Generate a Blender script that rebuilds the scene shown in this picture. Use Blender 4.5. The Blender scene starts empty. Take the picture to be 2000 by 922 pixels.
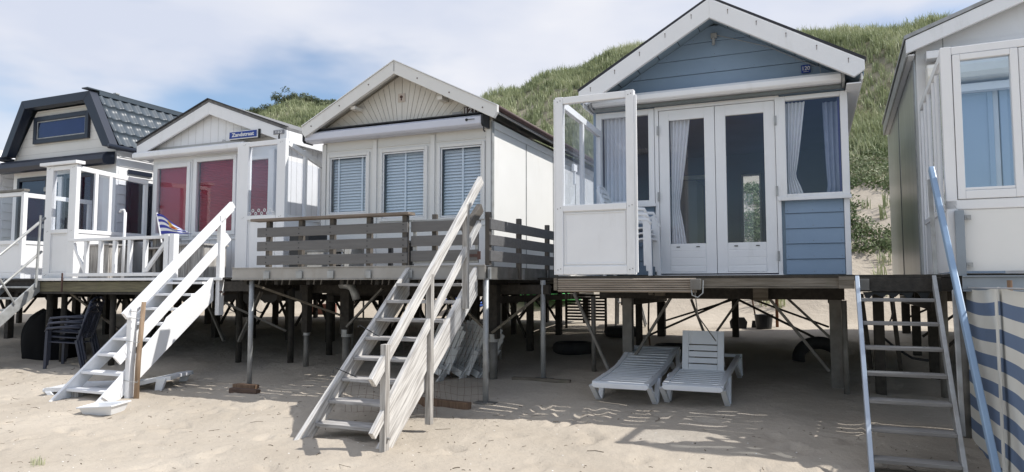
import bpy, math, random
import numpy as np
from mathutils import Vector, Matrix, noise
random.seed(7); np.random.seed(7)
R = math.radians
S = bpy.context.scene
COL = S.collection

# ------------------------------------------------------------------ camera, sky, sun, exposure
CAMH = 1.4
cam = bpy.data.objects.new('camera', bpy.data.cameras.new('camera')); COL.objects.link(cam)
cam.location = (0, 0, CAMH)
cam.rotation_euler = (math.pi/2 + math.atan(95/1370), 0, R(23.17))
cam.data.sensor_width = 36; cam.data.lens = 1370/2000*36
cam.data.clip_start = .05; cam.data.clip_end = 3000
S.camera = cam

SUN_TO = Vector((.79, .25, 1.0)).normalized()          # direction towards the sun
sun = bpy.data.objects.new('sun', bpy.data.lights.new('sun', 'SUN')); COL.objects.link(sun)
sun.data.energy = 3.85; sun.data.angle = R(.53); sun.data.color = (1, .965, .91)
sun.rotation_euler = SUN_TO.to_track_quat('Z', 'Y').to_euler()

W = bpy.data.worlds.new('World'); S.world = W; W.use_nodes = True
nt = W.node_tree; nt.nodes.clear()
def wn(t, **k):
    n = nt.nodes.new(t)
    for a, b in k.items(): setattr(n, a, b)
    return n
out = wn('ShaderNodeOutputWorld'); mixs = wn('ShaderNodeMixShader')
bg1 = wn('ShaderNodeBackground'); bg2 = wn('ShaderNodeBackground')
sky = wn('ShaderNodeTexSky', sky_type='NISHITA'); sky.sun_disc = False
sky.sun_elevation = math.asin(SUN_TO.z); sky.sun_rotation = math.atan2(SUN_TO.x, SUN_TO.y)
sky.air_density = 1.0; sky.dust_density = .6; sky.ozone_density = 1.5
bg1.inputs[1].default_value = .125
bg2.inputs[0].default_value = (.80, .86, 1.0, 1); bg2.inputs[1].default_value = .78
tc = wn('ShaderNodeTexCoord'); mp = wn('ShaderNodeMapping'); mp.inputs['Scale'].default_value = (1.0, 1.0, 2.6)
mp.inputs['Location'].default_value = (.35, .1, .2)
n1 = wn('ShaderNodeTexNoise'); n1.inputs['Scale'].default_value = 2.1; n1.inputs['Detail'].default_value = 5; n1.inputs['Roughness'].default_value = .5
ramp = wn('ShaderNodeValToRGB'); ramp.color_ramp.elements[0].position = .31; ramp.color_ramp.elements[1].position = .53
ramp.color_ramp.interpolation = 'EASE'
n2 = wn('ShaderNodeTexNoise'); n2.inputs['Scale'].default_value = 3.3; n2.inputs['Detail'].default_value = 4
cr2 = wn('ShaderNodeValToRGB'); cr2.color_ramp.elements[0].position = .35; cr2.color_ramp.elements[1].position = .7
cr2.color_ramp.elements[0].color = (.67, .72, .85, 1); cr2.color_ramp.elements[1].color = (.87, .88, .935, 1)
L = nt.links.new
L(tc.outputs['Generated'], mp.inputs[0]); L(mp.outputs[0], n1.inputs[0]); L(mp.outputs[0], n2.inputs[0])
sep = wn('ShaderNodeSeparateXYZ'); L(tc.outputs['Generated'], sep.inputs[0])
lo = wn('ShaderNodeMapRange'); lo.interpolation_type = 'SMOOTHSTEP'; lo.inputs[1].default_value = .22; lo.inputs[2].default_value = .33; lo.inputs[3].default_value = -.13; lo.inputs[4].default_value = .05
ri = wn('ShaderNodeMapRange'); ri.interpolation_type = 'SMOOTHSTEP'; ri.inputs[1].default_value = -.10; ri.inputs[2].default_value = .10; ri.inputs[3].default_value = 0; ri.inputs[4].default_value = -.13
L(sep.outputs[2], lo.inputs[0]); L(sep.outputs[0], ri.inputs[0])
ad1 = wn('ShaderNodeMath'); ad1.operation = 'ADD'; ad2 = wn('ShaderNodeMath'); ad2.operation = 'ADD'
L(lo.outputs[0], ad1.inputs[0]); L(ri.outputs[0], ad1.inputs[1]); L(n1.outputs[0], ad2.inputs[0]); L(ad1.outputs[0], ad2.inputs[1])
L(ad2.outputs[0], ramp.inputs[0]); L(n2.outputs[0], cr2.inputs[0]); L(cr2.outputs[0], bg2.inputs[0])
# the sky over the sea, opposite the view, is duller towards the horizon and the clouds brighten overhead
sz = wn('ShaderNodeMapRange'); sz.interpolation_type = 'SMOOTHSTEP'; sz.inputs[1].default_value = .0; sz.inputs[2].default_value = .75; sz.inputs[3].default_value = .42; sz.inputs[4].default_value = 1.22
L(sep.outputs[2], sz.inputs[0])
sy = wn('ShaderNodeMapRange'); sy.interpolation_type = 'SMOOTHSTEP'; sy.inputs[1].default_value = -.25; sy.inputs[2].default_value = .25; L(sep.outputs[1], sy.inputs[0])
sm = wn('ShaderNodeMix'); sm.data_type = 'FLOAT'; L(sy.outputs[0], sm.inputs[0]); L(sz.outputs[0], sm.inputs[2]); sm.inputs[3].default_value = 1.0
smul = wn('ShaderNodeMath'); smul.operation = 'MULTIPLY'; smul.inputs[1].default_value = .80; L(sm.outputs[0], smul.inputs[0]); L(smul.outputs[0], bg2.inputs[1])
L(sky.outputs[0], bg1.inputs[0]); L(ramp.outputs[0], mixs.inputs[0]); L(bg1.outputs[0], mixs.inputs[1]); L(bg2.outputs[0], mixs.inputs[2])
L(mixs.outputs[0], out.inputs[0])
S.view_settings.view_transform = 'Standard'; S.view_settings.look = 'None'; S.view_settings.gamma = 1
S.view_settings.exposure = .36; S.view_settings.use_curve_mapping = False
S.render.film_transparent = False
S.cycles.max_bounces = 8; S.cycles.transparent_max_bounces = 16; S.cycles.diffuse_bounces = 2
S.cycles.caustics_reflective = False; S.cycles.caustics_refractive = False

# ------------------------------------------------------------------ materials
def newmat(name):
    m = bpy.data.materials.new(name); m.use_nodes = True; t = m.node_tree
    return m, t, t.nodes['Principled BSDF']
def mat(name, c, rough=.5, c2=None, scale=6, stretch=(1, 1, 1), metal=0, spec=.5, bump=0, bscale=None, contrast=(.3, .7), dirt=None, dscale=1.2, detail=5, bdist=.01, rotx=None):
    """Principled with object-space noise between c and c2, optional dirt stains and bump."""
    m, t, b = newmat(name); N = t.nodes.new; K = t.links.new
    b.inputs['Roughness'].default_value = rough; b.inputs['Metallic'].default_value = metal
    b.inputs['Specular IOR Level'].default_value = spec
    tcn = N('ShaderNodeTexCoord'); mpn = N('ShaderNodeMapping'); mpn.inputs['Scale'].default_value = stretch
    K(tcn.outputs['Object'], mpn.inputs[0])
    if rotx is not None:
        mr = N('ShaderNodeMapping'); mr.inputs['Rotation'].default_value = (rotx, 0, 0); K(tcn.outputs['Object'], mr.inputs[0]); K(mr.outputs[0], mpn.inputs[0])
    if c2 is None: c2 = tuple(x*.88 for x in c)
    nz = N('ShaderNodeTexNoise'); nz.inputs['Scale'].default_value = scale; nz.inputs['Detail'].default_value = detail
    rp = N('ShaderNodeValToRGB'); rp.color_ramp.elements[0].position, rp.color_ramp.elements[1].position = contrast
    rp.color_ramp.elements[0].color = (*c2, 1); rp.color_ramp.elements[1].color = (*c, 1)
    K(mpn.outputs[0], nz.inputs[0]); K(nz.outputs[0], rp.inputs[0])
    col = rp.outputs[0]
    if dirt:
        nd = N('ShaderNodeTexNoise'); nd.inputs['Scale'].default_value = dscale; nd.inputs['Detail'].default_value = 8; nd.inputs['Roughness'].default_value = .7
        rd = N('ShaderNodeValToRGB'); rd.color_ramp.elements[0].position = .56; rd.color_ramp.elements[1].position = .95
        md = N('ShaderNodeMapping'); md.inputs['Scale'].default_value = (1.6, 1.6, .35)
        K(tcn.outputs['Object'], md.inputs[0]); K(md.outputs[0], nd.inputs[0]); K(nd.outputs[0], rd.inputs[0])
        mx = N('ShaderNodeMix'); mx.data_type = 'RGBA'; mx.inputs[7].default_value = (*dirt, 1)
        K(rd.outputs[0], mx.inputs[0]); K(col, mx.inputs[6]); col = mx.outputs[2]
    K(col, b.inputs['Base Color'])
    if bump:
        nb = N('ShaderNodeTexNoise'); nb.inputs['Scale'].default_value = bscale or scale*3; nb.inputs['Detail'].default_value = 4
        K(mpn.outputs[0], nb.inputs[0])
        bp = N('ShaderNodeBump'); bp.inputs['Strength'].default_value = bump; bp.inputs['Distance'].default_value = bdist
        K(nb.outputs[0], bp.inputs['Height']); K(bp.outputs[0], b.inputs['Normal'])
    return m
WHITE = mat('white_paint', (.86, .86, .865), .42, (.82, .82, .825), 3, dirt=(.58, .57, .53), bump=.15, bscale=40)
OFFWHITE = mat('offwhite_boards', (.78, .765, .73), .5, (.74, .725, .69), 3, dirt=(.62, .58, .52), bump=.15)
WHITE_PLASTIC = mat('white_plastic', (.78, .79, .80), .32, (.74, .75, .77), 4, spec=.6)
LOUNGER = mat('lounger_plastic', (.82, .85, .88), .35, (.75, .78, .82), 5, dirt=(.55, .53, .48), dscale=3)
CREAM = mat('cream_boards', (.74, .71, .65), .6, (.69, .655, .59), 5, (3, 3, .5), dirt=(.42, .36, .29), bump=.3, bscale=30)
WALLPANEL = mat('wall_panel', (.83, .82, .79), .5, (.79, .78, .75), 2, dirt=(.66, .63, .58))
BLUE = mat('blue_siding', (.25, .345, .465), .5, (.225, .315, .43), 2.5, (1, 1, 1.5), bump=.12, bscale=30, dirt=(.21, .28, .38))
BLUE_SOFT = mat('blue_soffit', (.27, .355, .435), .5, (.25, .335, .41), 4)
NAVY = mat('navy_trim', (.016, .023, .042), .38, (.013, .019, .035), 3)
ROOFTILE = mat('grey_roof_sheet', (.062, .08, .098), .4, (.052, .067, .083), 2, spec=.5)
ROOFDARK = mat('dark_roofing', (.02, .02, .025), .6, (.03, .03, .035), 20)
ROOFGREY = mat('bitumen_shingle', (.22, .22, .22), .85, (.14, .14, .145), 14, bump=.5, bscale=60)
RUST = mat('red_brown_gutter', (.085, .046, .042), .6, (.06, .035, .032), 8)
WEATHER = mat('weathered_wood', (.66, .64, .61), .75, (.34, .32, .30), 6, (9, .5, 9), bump=.8, bscale=12, contrast=(.34, .58), bdist=.006, rotx=-R(41.9), dirt=(.42, .36, .30), dscale=2.5)
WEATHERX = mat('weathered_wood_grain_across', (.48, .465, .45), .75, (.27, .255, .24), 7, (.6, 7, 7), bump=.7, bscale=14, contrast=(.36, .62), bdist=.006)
WEATHERZ = mat('weathered_wood_upright', (.50, .48, .45), .75, (.26, .24, .22), 7, (8, 8, .5), bump=.7, bscale=14, contrast=(.38, .62), bdist=.006)
WOODBROWN = mat('brown_wood', (.23, .145, .09), .7, (.13, .075, .045), 8, (6, 6, .7), bump=.4)
OLDBEAM = mat('old_grey_beam', (.24, .21, .17), .85, (.12, .10, .075), 6, (.6, 3, 8), bump=.6, dirt=(.13, .14, .07), dscale=3)
DARKBEAM = mat('old_timber_and_deck_shade', (.055, .048, .04), .9, (.028, .025, .021), 6, (3, 3, 3), bump=.4)  # also on deck-board undersides and hut floors, to deepen the shade beneath
COMPOSITE = mat('grey_composite_board', (.16, .155, .15), .6, (.13, .125, .122), 4, (.8, 4, 8), bump=.3, bscale=30)
COMPDARK = mat('brown_grey_post', (.13, .115, .10), .7, (.085, .075, .065), 6, (6, 6, .8), bump=.3)
GALV = mat('galvanised_steel', (.44, .45, .45), .5, (.30, .30, .29), 9, metal=.35, spec=.5, dirt=(.26, .21, .16), dscale=4)
GALVDARK = mat('weathered_steel', (.24, .23, .21), .6, (.15, .14, .125), 8, metal=.3, dirt=(.16, .10, .07), dscale=3)
STEELPANEL = mat('satin_metal_cladding', (.58, .59, .58), .30, (.46, .475, .46), 2.2, (5, 5, .5), metal=.35, bump=.08, bscale=6)
RUSTIRON = mat('rusty_iron', (.12, .06, .045), .75, (.07, .04, .035), 20)
BLACK = mat('black_plastic', (.018, .019, .022), .45, (.014, .015, .017), 5)
DARKPLASTIC = mat('dark_blue_plastic', (.045, .05, .075), .45, (.035, .04, .06), 5)
MAROON = mat('maroon_blind', (.42, .030, .062), .75, (.37, .026, .052), 3, (1, 1, 1))
SHUTTER = mat('pale_blue_shutter', (.92, .97, .98), .5, (.88, .94, .96), 3)
CURTAIN = mat('white_curtain', (.93, .91, .90), .85, (.86, .85, .85), 10)
CURTAINY = mat('sheer_curtain', (.36, .40, .52), .85, (.30, .34, .46), 10)
INTERIOR = mat('interior_reflection_blue', (.085, .082, .28), .8, (.065, .065, .22), 2)  # blue stands for sky reflected in the panes, put into the wall colour
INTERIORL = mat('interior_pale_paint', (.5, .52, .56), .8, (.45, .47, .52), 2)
AWNING = mat('awning_cassette', (.66, .67, .74), .35, (.62, .63, .70), 3)
BLUEMETAL = mat('pale_blue_rail', (.27, .39, .54), .38, (.22, .33, .48), 4, spec=.6)
SIGNBLUE = mat('sign_blue', (.015, .05, .28), .4, (.012, .045, .25), 4)
SIGNWHITE = mat('sign_white', (.8, .8, .8), .5)
SIGNGREY = mat('sign_grey', (.45, .45, .46), .5)
TYRE = mat('tyre_rubber', (.022, .022, .024), .8, (.035, .034, .032), 9)
GREEN = mat('green_plastic', (.10, .50, .14), .4, (.08, .42, .11), 4)
BLUEP = mat('blue_plastic', (.05, .13, .5), .4)
REDP = mat('red_brown_crate', (.20, .08, .06), .6)
GOLD = mat('emblem_gold', (.75, .42, .05), .6)
RED = mat('emblem_red', (.5, .03, .02), .6)
FLAGBLUE = mat('flag_blue', (.035, .045, .33), .7)
FLAGWHITE = mat('flag_white', (.78, .78, .80), .7)
CLOTHBLUE = mat('cloth_blue', (.155, .215, .33), .85, (.135, .19, .30), 3, bump=.2)
CLOTHCREAM = mat('cloth_cream', (.78, .765, .70), .85, (.72, .70, .64), 3, bump=.2)
SKYTINT = mat('sky_reflection_paint', (.40, .50, .62), .6, (.37, .47, .59), 3)  # blue-grey paint imitating the sky reflected on the right hut's front
PALESTEEL = mat('pale_steel', (.50, .56, .64), .4, (.42, .48, .55), 4, metal=.2)
TREADGREY = mat('dull_grey_tread', (.30, .29, .275), .75, (.19, .18, .17), 7, (.6, 7, 7), bump=.6, bscale=14, bdist=.006)
REDDARK = mat('dark_reddish_timber', (.14, .085, .06), .8, (.07, .045, .035), 8, (.7, 5, 5), bump=.5)
GREYLINE = mat('board_joint', (.60, .59, .57), .8)
TWIG = mat('dry_twig', (.11, .085, .055), .8)
def glass_mat(name, tint=(.95, .965, .99), refl=1.0, rough=.01):
    m, t, b = newmat(name); t.nodes.remove(b); N = t.nodes.new; K = t.links.new
    o = t.nodes['Material Output']; mx = N('ShaderNodeMixShader'); tr = N('ShaderNodeBsdfTransparent'); gl = N('ShaderNodeBsdfGlossy')
    fr = N('ShaderNodeLayerWeight'); fr.inputs[0].default_value = .5
    pw = N('ShaderNodeMath'); pw.operation = 'POWER'; pw.inputs[1].default_value = 5
    ml = N('ShaderNodeMath'); ml.operation = 'MULTIPLY_ADD'; ml.inputs[1].default_value = .9; ml.inputs[2].default_value = .045*refl; ml.use_clamp = True
    gl.inputs['Roughness'].default_value = rough; tr.inputs[0].default_value = (*tint, 1)
    K(fr.outputs['Facing'], pw.inputs[0]); K(pw.outputs[0], ml.inputs[0]); K(ml.outputs[0], mx.inputs[0]); K(tr.outputs[0], mx.inputs[1]); K(gl.outputs[0], mx.inputs[2]); K(mx.outputs[0], o.inputs[0])
    return m
GLASS = glass_mat('window_glass')
GLASSDARK = glass_mat('tinted_glass', (.55, .6, .75), 1.3)
GLASSBLUE = glass_mat('blue_film_glass', (.88, .93, .97), 2.5, .05)

# sand
SAND, st, sb = newmat('sand')
N = st.nodes.new; K = st.links.new
g_ = N('ShaderNodeNewGeometry')
a1 = N('ShaderNodeTexNoise'); a1.inputs['Scale'].default_value = .9; a1.inputs['Detail'].default_value = 6
r1 = N('ShaderNodeValToRGB'); r1.color_ramp.elements[0].color = (.425, .365, .29, 1); r1.color_ramp.elements[1].color = (.52, .455, .37, 1)
r1.color_ramp.elements[0].position = .35; r1.color_ramp.elements[1].position = .65
a2 = N('ShaderNodeTexNoise'); a2.inputs['Scale'].default_value = 260; a2.inputs['Detail'].default_value = 2
mx = N('ShaderNodeMix'); mx.data_type = 'RGBA'; mx.blend_type = 'MULTIPLY'; mx.inputs[0].default_value = .35
a3 = N('ShaderNodeTexNoise'); a3.inputs['Scale'].default_value = 7; a3.inputs['Detail'].default_value = 9; a3.inputs['Roughness'].default_value = .65
bp = N('ShaderNodeBump'); bp.inputs['Strength'].default_value = .75; bp.inputs['Distance'].default_value = .04
for a in (a1, a2, a3): K(g_.outputs['Position'], a.inputs[0])
K(a1.outputs[0], r1.inputs[0]); K(r1.outputs[0], mx.inputs[6]); K(a2.outputs[0], mx.inputs[7])
br = N('ShaderNodeBrightContrast'); br.inputs[1].default_value = .05
K(mx.outputs[2], br.inputs[0])
sx_ = N('ShaderNodeSeparateXYZ'); K(g_.outputs['Position'], sx_.inputs[0])
hz = N('ShaderNodeMapRange'); hz.interpolation_type = 'SMOOTHSTEP'; hz.inputs[1].default_value = 3.2; hz.inputs[2].default_value = 5.2; K(sx_.outputs[2], hz.inputs[0])
tn = N('ShaderNodeTexNoise'); tn.inputs['Scale'].default_value = 1.4; tn.inputs['Detail'].default_value = 7; K(g_.outputs['Position'], tn.inputs[0])
tr_ = N('ShaderNodeValToRGB'); tr_.color_ramp.elements[0].position = .30; tr_.color_ramp.elements[1].position = .62; tr_.color_ramp.elements[0].color = (1, 1, 1, 1); tr_.color_ramp.elements[1].color = (.45, .45, .45, 1); K(tn.outputs[0], tr_.inputs[0])
tm_ = N('ShaderNodeMath'); tm_.operation = 'MULTIPLY'; K(hz.outputs[0], tm_.inputs[0]); K(tr_.outputs[0], tm_.inputs[1])
mt = N('ShaderNodeMix'); mt.data_type = 'RGBA'; mt.inputs[7].default_value = (.15, .145, .085, 1); K(tm_.outputs[0], mt.inputs[0]); K(br.outputs[0], mt.inputs[6]); K(mt.outputs[2], sb.inputs['Base Color'])
K(a3.outputs[0], bp.inputs['Height']); K(bp.outputs[0], sb.inputs['Normal'])
sb.inputs['Roughness'].default_value = .95; sb.inputs['Specular IOR Level'].default_value = .15

def leafmat(name, cols, rough=.6, transl=.25):
    m, t, b = newmat(name); N = t.nodes.new; K = t.links.new
    ge = N('ShaderNodeNewGeometry'); rp = N('ShaderNodeValToRGB')
    e = rp.color_ramp.elements
    while len(e) < len(cols): e.new(.5)
    for i, c in enumerate(cols): e[i].position = i/(len(cols)-1); e[i].color = (*c, 1)
    nz = N('ShaderNodeTexNoise'); nz.inputs['Scale'].default_value = .45; nz.inputs['Detail'].default_value = 5
    K(ge.outputs['Position'], nz.inputs[0])
    ad = N('ShaderNodeMath'); ad.operation = 'MULTIPLY_ADD'; ad.inputs[1].default_value = .45
    sc = N('ShaderNodeMath'); sc.operation = 'MULTIPLY_ADD'; sc.inputs[1].default_value = 1.5; sc.inputs[2].default_value = -.45
    K(nz.outputs[0], sc.inputs[0]); K(ge.outputs['Random Per Island'], ad.inputs[0]); K(sc.outputs[0], ad.inputs[2]); K(ad.outputs[0], rp.inputs[0])
    K(rp.outputs[0], b.inputs['Base Color']); b.inputs['Roughness'].default_value = rough; b.inputs['Specular IOR Level'].default_value = .3
    tl = N('ShaderNodeBsdfTranslucent'); mxs = N('ShaderNodeMixShader'); mxs.inputs[0].default_value = transl
    o = t.nodes['Material Output']; K(rp.outputs[0], tl.inputs[0]); K(b.outputs[0], mxs.inputs[1]); K(tl.outputs[0], mxs.inputs[2]); K(mxs.outputs[0], o.inputs[0])
    return m
GRASS = leafmat('marram_grass', [(.14, .165, .08), (.28, .32, .17), (.42, .45, .27), (.66, .64, .46)])
CREEPER = leafmat('creeper_leaves', [(.05, .08, .03), (.09, .13, .05), (.17, .21, .10), (.36, .36, .24)])
BUSH = leafmat('bush_leaves', [(.06, .075, .045), (.10, .125, .07), (.17, .19, .11)])

# ------------------------------------------------------------------ mesh helpers
class MB:
    def __init__(s): s.v = []; s.f = []; s.mi = []; s.cur = 0
    def add(s, vs, fs):
        n = len(s.v); s.v += [tuple(v) for v in vs]
        for f in fs: s.f.append(tuple(i+n for i in f)); s.mi.append(s.cur)
        return s
    def box(s, x0, x1, y0, y1, z0, z1):
        v = [(x, y, z) for x in (x0, x1) for y in (y0, y1) for z in (z0, z1)]
        return s.add(v, [(0, 1, 3, 2), (4, 6, 7, 5), (0, 4, 5, 1), (2, 3, 7, 6), (0, 2, 6, 4), (1, 5, 7, 3)])
    def hexa(s, b, t):     # bottom 4, top 4 (same winding)
        return s.add(list(b)+list(t), [(3, 2, 1, 0), (4, 5, 6, 7), (0, 1, 5, 4), (1, 2, 6, 5), (2, 3, 7, 6), (3, 0, 4, 7)])
    def bar(s, p, q, w, h, up=(0, 0, 1)):
        p, q = Vector(p), Vector(q); d = (q-p).normalized(); u = Vector(up)
        if abs(d.dot(u)) > .98: u = Vector((0, 1, 0))
        r = d.cross(u).normalized(); u = r.cross(d).normalized()
        c = lambda o: [o - r*w/2 - u*h/2, o + r*w/2 - u*h/2, o + r*w/2 + u*h/2, o - r*w/2 + u*h/2]
        return s.add(c(p)+c(q), [(0, 1, 2, 3), (7, 6, 5, 4), (0, 4, 5, 1), (1, 5, 6, 2), (2, 6, 7, 3), (3, 7, 4, 0)])
    def prism(s, pts, y0, y1):   # pts (x,z) outline extruded along y
        n = len(pts); v = [(x, y0, z) for x, z in pts] + [(x, y1, z) for x, z in pts]
        return s.add(v, [tuple(range(n)), tuple(range(2*n-1, n-1, -1))] + [(i, i+n, (i+1) % n+n, (i+1) % n) for i in range(n)])
    def prismx(s, pts, x0, x1):  # pts (y,z) extruded along x
        n = len(pts); v = [(x0, y, z) for y, z in pts] + [(x1, y, z) for y, z in pts]
        return s.add(v, [tuple(range(n-1, -1, -1)), tuple(range(n, 2*n))] + [(i, (i+1) % n, (i+1) % n+n, i+n) for i in range(n)])
    def tube(s, pts, r, n=8, caps=True):
        pts = [Vector(p) for p in pts]; rr = r if isinstance(r, (list, tuple)) else [r]*len(pts)
        base = len(s.v); prev = None
        for i, p in enumerate(pts):
            d = (pts[min(i+1, len(pts)-1)] - pts[max(i-1, 0)]).normalized()
            if prev is None: prev = d.orthogonal().normalized()
            prev = (prev - d*prev.dot(d)).normalized(); b = d.cross(prev)
            for k in range(n):
                a = 2*math.pi*k/n; s.v.append(tuple(p + (prev*math.cos(a) + b*math.sin(a))*rr[i]))
        for i in range(len(pts)-1):
            for k in range(n):
                s.f.append((base+i*n+k, base+i*n+(k+1) % n, base+(i+1)*n+(k+1) % n, base+(i+1)*n+k)); s.mi.append(s.cur)
        if caps:
            s.f.append(tuple(base+k for k in range(n-1, -1, -1))); s.mi.append(s.cur)
            s.f.append(tuple(base+(len(pts)-1)*n+k for k in range(n))); s.mi.append(s.cur)
        return s
BASE = {}
def tag(o, label, cat, group=None, kind=None):
    if label: o['label'] = label
    if cat: o['category'] = cat
    if group: o['group'] = group
    if kind: o['kind'] = kind
    return o
def thing(name, label, cat, base=(0, 0, 0), group=None, frame=0.0, local=False, rot=None):
    """Empty at the thing's base. frame = clockwise degrees of the row frame about the origin."""
    o = bpy.data.objects.new(name, None); COL.objects.link(o); o.empty_display_size = .2
    M = Matrix.Rotation(-R(frame), 4, 'Z')
    o.location = M @ Vector(base)
    o.rotation_euler = rot if rot else (0, 0, -R(frame))
    BASE[o.name] = (0, 0, 0) if local else base
    return tag(o, label, cat, group)
def part(name, mb, m, parent=None, bevel=.004, smooth=False, label=None):
    ms = m if isinstance(m, (list, tuple)) else [m]
    me = bpy.data.meshes.new(name)
    b = BASE[parent.name] if parent else (0, 0, 0)
    me.from_pydata([(x-b[0], y-b[1], z-b[2]) for x, y, z in mb.v], [], mb.f)
    for q in ms: me.materials.append(q)
    if len(ms) > 1: me.polygons.foreach_set('material_index', mb.mi)
    if smooth: me.shade_smooth()
    o = bpy.data.objects.new(name, me); COL.objects.link(o)
    if parent: o.parent = parent; BASE[o.name] = b
    if bevel:
        bm = o.modifiers.new('bevel', 'BEVEL'); bm.width = bevel; bm.segments = 2; bm.limit_method = 'ANGLE'; bm.angle_limit = R(50); bm.use_clamp_overlap = True
    if label: o['label'] = label
    return o
def solo(name, mb, m, label, cat, base, group=None, **k):
    o = part(name, mb, m, None, **k)
    me = o.data
    me.transform(Matrix.Translation(-Vector(base))); o.location = base
    return tag(o, label, cat, group)
def copy_tree(o, parent=None):
    c = o.copy(); COL.objects.link(c)
    if parent: c.parent = parent
    for ch in [x for x in list(o.children)]: copy_tree(ch, c)
    return c
_font_cache = {}
def text(name, s, size, x, z, y, m, parent=None, width=None, bold=.0, depth=.002):
    cu = bpy.data.curves.new(name, 'FONT'); cu.body = s; cu.size = size; cu.extrude = depth; cu.offset = bold
    cu.align_x = 'CENTER'; cu.align_y = 'CENTER'
    tmp = bpy.data.objects.new('tmp', cu); COL.objects.link(tmp)
    dg = bpy.context.evaluated_depsgraph_get(); me = bpy.data.meshes.new_from_object(tmp.evaluated_get(dg))
    bpy.data.objects.remove(tmp)
    xs = [v.co.x for v in me.vertices]; w = max(xs)-min(xs)
    sx = (width/w) if width else 1
    me.transform(Matrix.Rotation(math.pi/2, 4, 'X') @ Matrix.Scale(sx, 4, (1, 0, 0)))
    b = BASE[parent.name] if parent else (0, 0, 0)
    me.transform(Matrix.Translation((x-b[0], y-b[1], z-b[2])))
    me.materials.clear(); me.materials.append(m)
    o = bpy.data.objects.new(name, me); COL.objects.link(o)
    if parent: o.parent = parent; BASE[o.name] = b
    return o

# ------------------------------------------------------------------ terrain
def sstep(t): t = np.clip(t, 0, 1); return t*t*(3-2*t)
RX = np.array([-400, -60, -42, -30, -27, -24, -20, -15, -12, -9.9, -7.6, 0, 3, 6.2, 14, 60, 400])
RR = np.array([.12, .22, .285, .318, .322, .30, .285, .282, .305, .319, .326, .322, .32, .308, .31, .25, .12])
def base_ground(x, y):
    """height without ripples; x, y numpy arrays"""
    g = .085*np.maximum(0, y-5.5+.6*np.exp(-np.abs(y-5.5))) - .05*np.exp(-np.abs(y-5.5))
    g = np.where(y > 13.5, .085*8.0 + .03*(y-13.5), g)
    g = np.where(y < 5.2, -.002*np.maximum(0, 5.2-y) - .02*np.maximum(0, -y-12), g)
    ridge = CAMH + 31*np.interp(x, RX, RR)
    s = np.clip((y-14.2)/16.8, 0, 1); prof = .75*s + .25*s*s*(3-2*s) + .06*np.sin(s*math.pi*2+.6)*s*(1-s)*4
    up = (ridge-1.0)*prof
    g = g + np.where(y > 14.2, up, 0)
    back = np.clip((y-31)/45, 0, 1); g = g - (ridge-6)*.8*back*back*(3-2*back)*(y > 31)
    return g
def vnoise(x, y, sc, seed=0):
    """cheap value noise, numpy"""
    x = x*sc+seed*17.3; y = y*sc+seed*9.1
    xi = np.floor(x).astype(int); yi = np.floor(y).astype(int); xf = x-xi; yf = y-yi
    h = lambda a, b: (np.sin(a*127.1+b*311.7+seed*74.7)*43758.5453) % 1
    u = xf*xf*(3-2*xf); v = yf*yf*(3-2*yf)
    return (h(xi, yi)*(1-u)+h(xi+1, yi)*u)*(1-v)+(h(xi, yi+1)*(1-u)+h(xi+1, yi+1)*u)*v - .5
feet = []
for k in range(420):
    fx = random.uniform(-12, 2.5); fy = random.uniform(1.5, 7.0); a = random.uniform(0, 6.28)
    feet.append((fx, fy, a, random.uniform(.10, .17), random.uniform(.05, .08), random.uniform(.010, .030)))
def ground_np(x, y):
    g = base_ground(x, y)
    near = np.exp(-((np.maximum(0, np.abs(x+5)-14))/10)**2)
    fl = np.clip((14-y)/2, 0, 1)
    g = g + (.06*vnoise(x, y, .55, 1) + .035*vnoise(x, y, 1.7, 2) + .020*vnoise(x, y, 4.1, 3) + .008*vnoise(x, y, 11, 4))*fl*near
    dn = np.clip((y-14)/3, 0, 1)
    g = g + (.9*vnoise(x, y, .22, 5) + .45*vnoise(x, y, .7, 6) + .15*vnoise(x, y, 2.1, 7))*dn*np.clip((60-y)/20, 0, 1)
    return g
def gz(x, y):
    return float(ground_np(np.array([float(x)]), np.array([float(y)]))[0])
def axis(segs):
    o = []
    for a, b, st_ in segs: o += list(np.arange(a, b-1e-6, st_))
    return np.array(o+[segs[-1][1]])
xs = axis([(-1500, -300, 200), (-300, -80, 40), (-80, -30, 2.5), (-30, -14, .7), (-14, 3, .042), (3, 16, .7), (16, 80, 4), (80, 300, 40), (300, 1500, 200)])
ys = axis([(-90, -20, 10), (-20, 0, 2), (0, 2.4, .3), (2.4, 9.5, .042), (9.5, 14, .15), (14, 33, .5), (33, 60, 3), (60, 300, 40), (300, 1500, 200)])
GX, GY = np.meshgrid(xs, ys); GZ = ground_np(GX, GY)
for fx, fy, a, l, w, d in feet:
    ix = np.where(np.abs(xs-fx) < .4)[0]; iy = np.where(np.abs(ys-fy) < .4)[0]
    if len(ix) == 0 or len(iy) == 0: continue
    sl = np.ix_(iy, ix); X = GX[sl]-fx; Y = GY[sl]-fy
    u = (X*math.cos(a)+Y*math.sin(a))/l; v = (-X*math.sin(a)+Y*math.cos(a))/w; q = np.sqrt(u*u+v*v)
    GZ[sl] += -d*np.exp(-q**4) + d*.45*np.exp(-((q-1.35)/.35)**2)
nx, ny = len(xs), len(ys)
me = bpy.data.meshes.new('sand_ground')
V = np.stack([GX.ravel(), GY.ravel(), GZ.ravel()], 1)
ii = (np.arange(ny-1)[:, None]*nx + np.arange(nx-1)[None, :]).ravel()
Fq = np.stack([ii, ii+1, ii+nx+1, ii+nx], 1)
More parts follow.
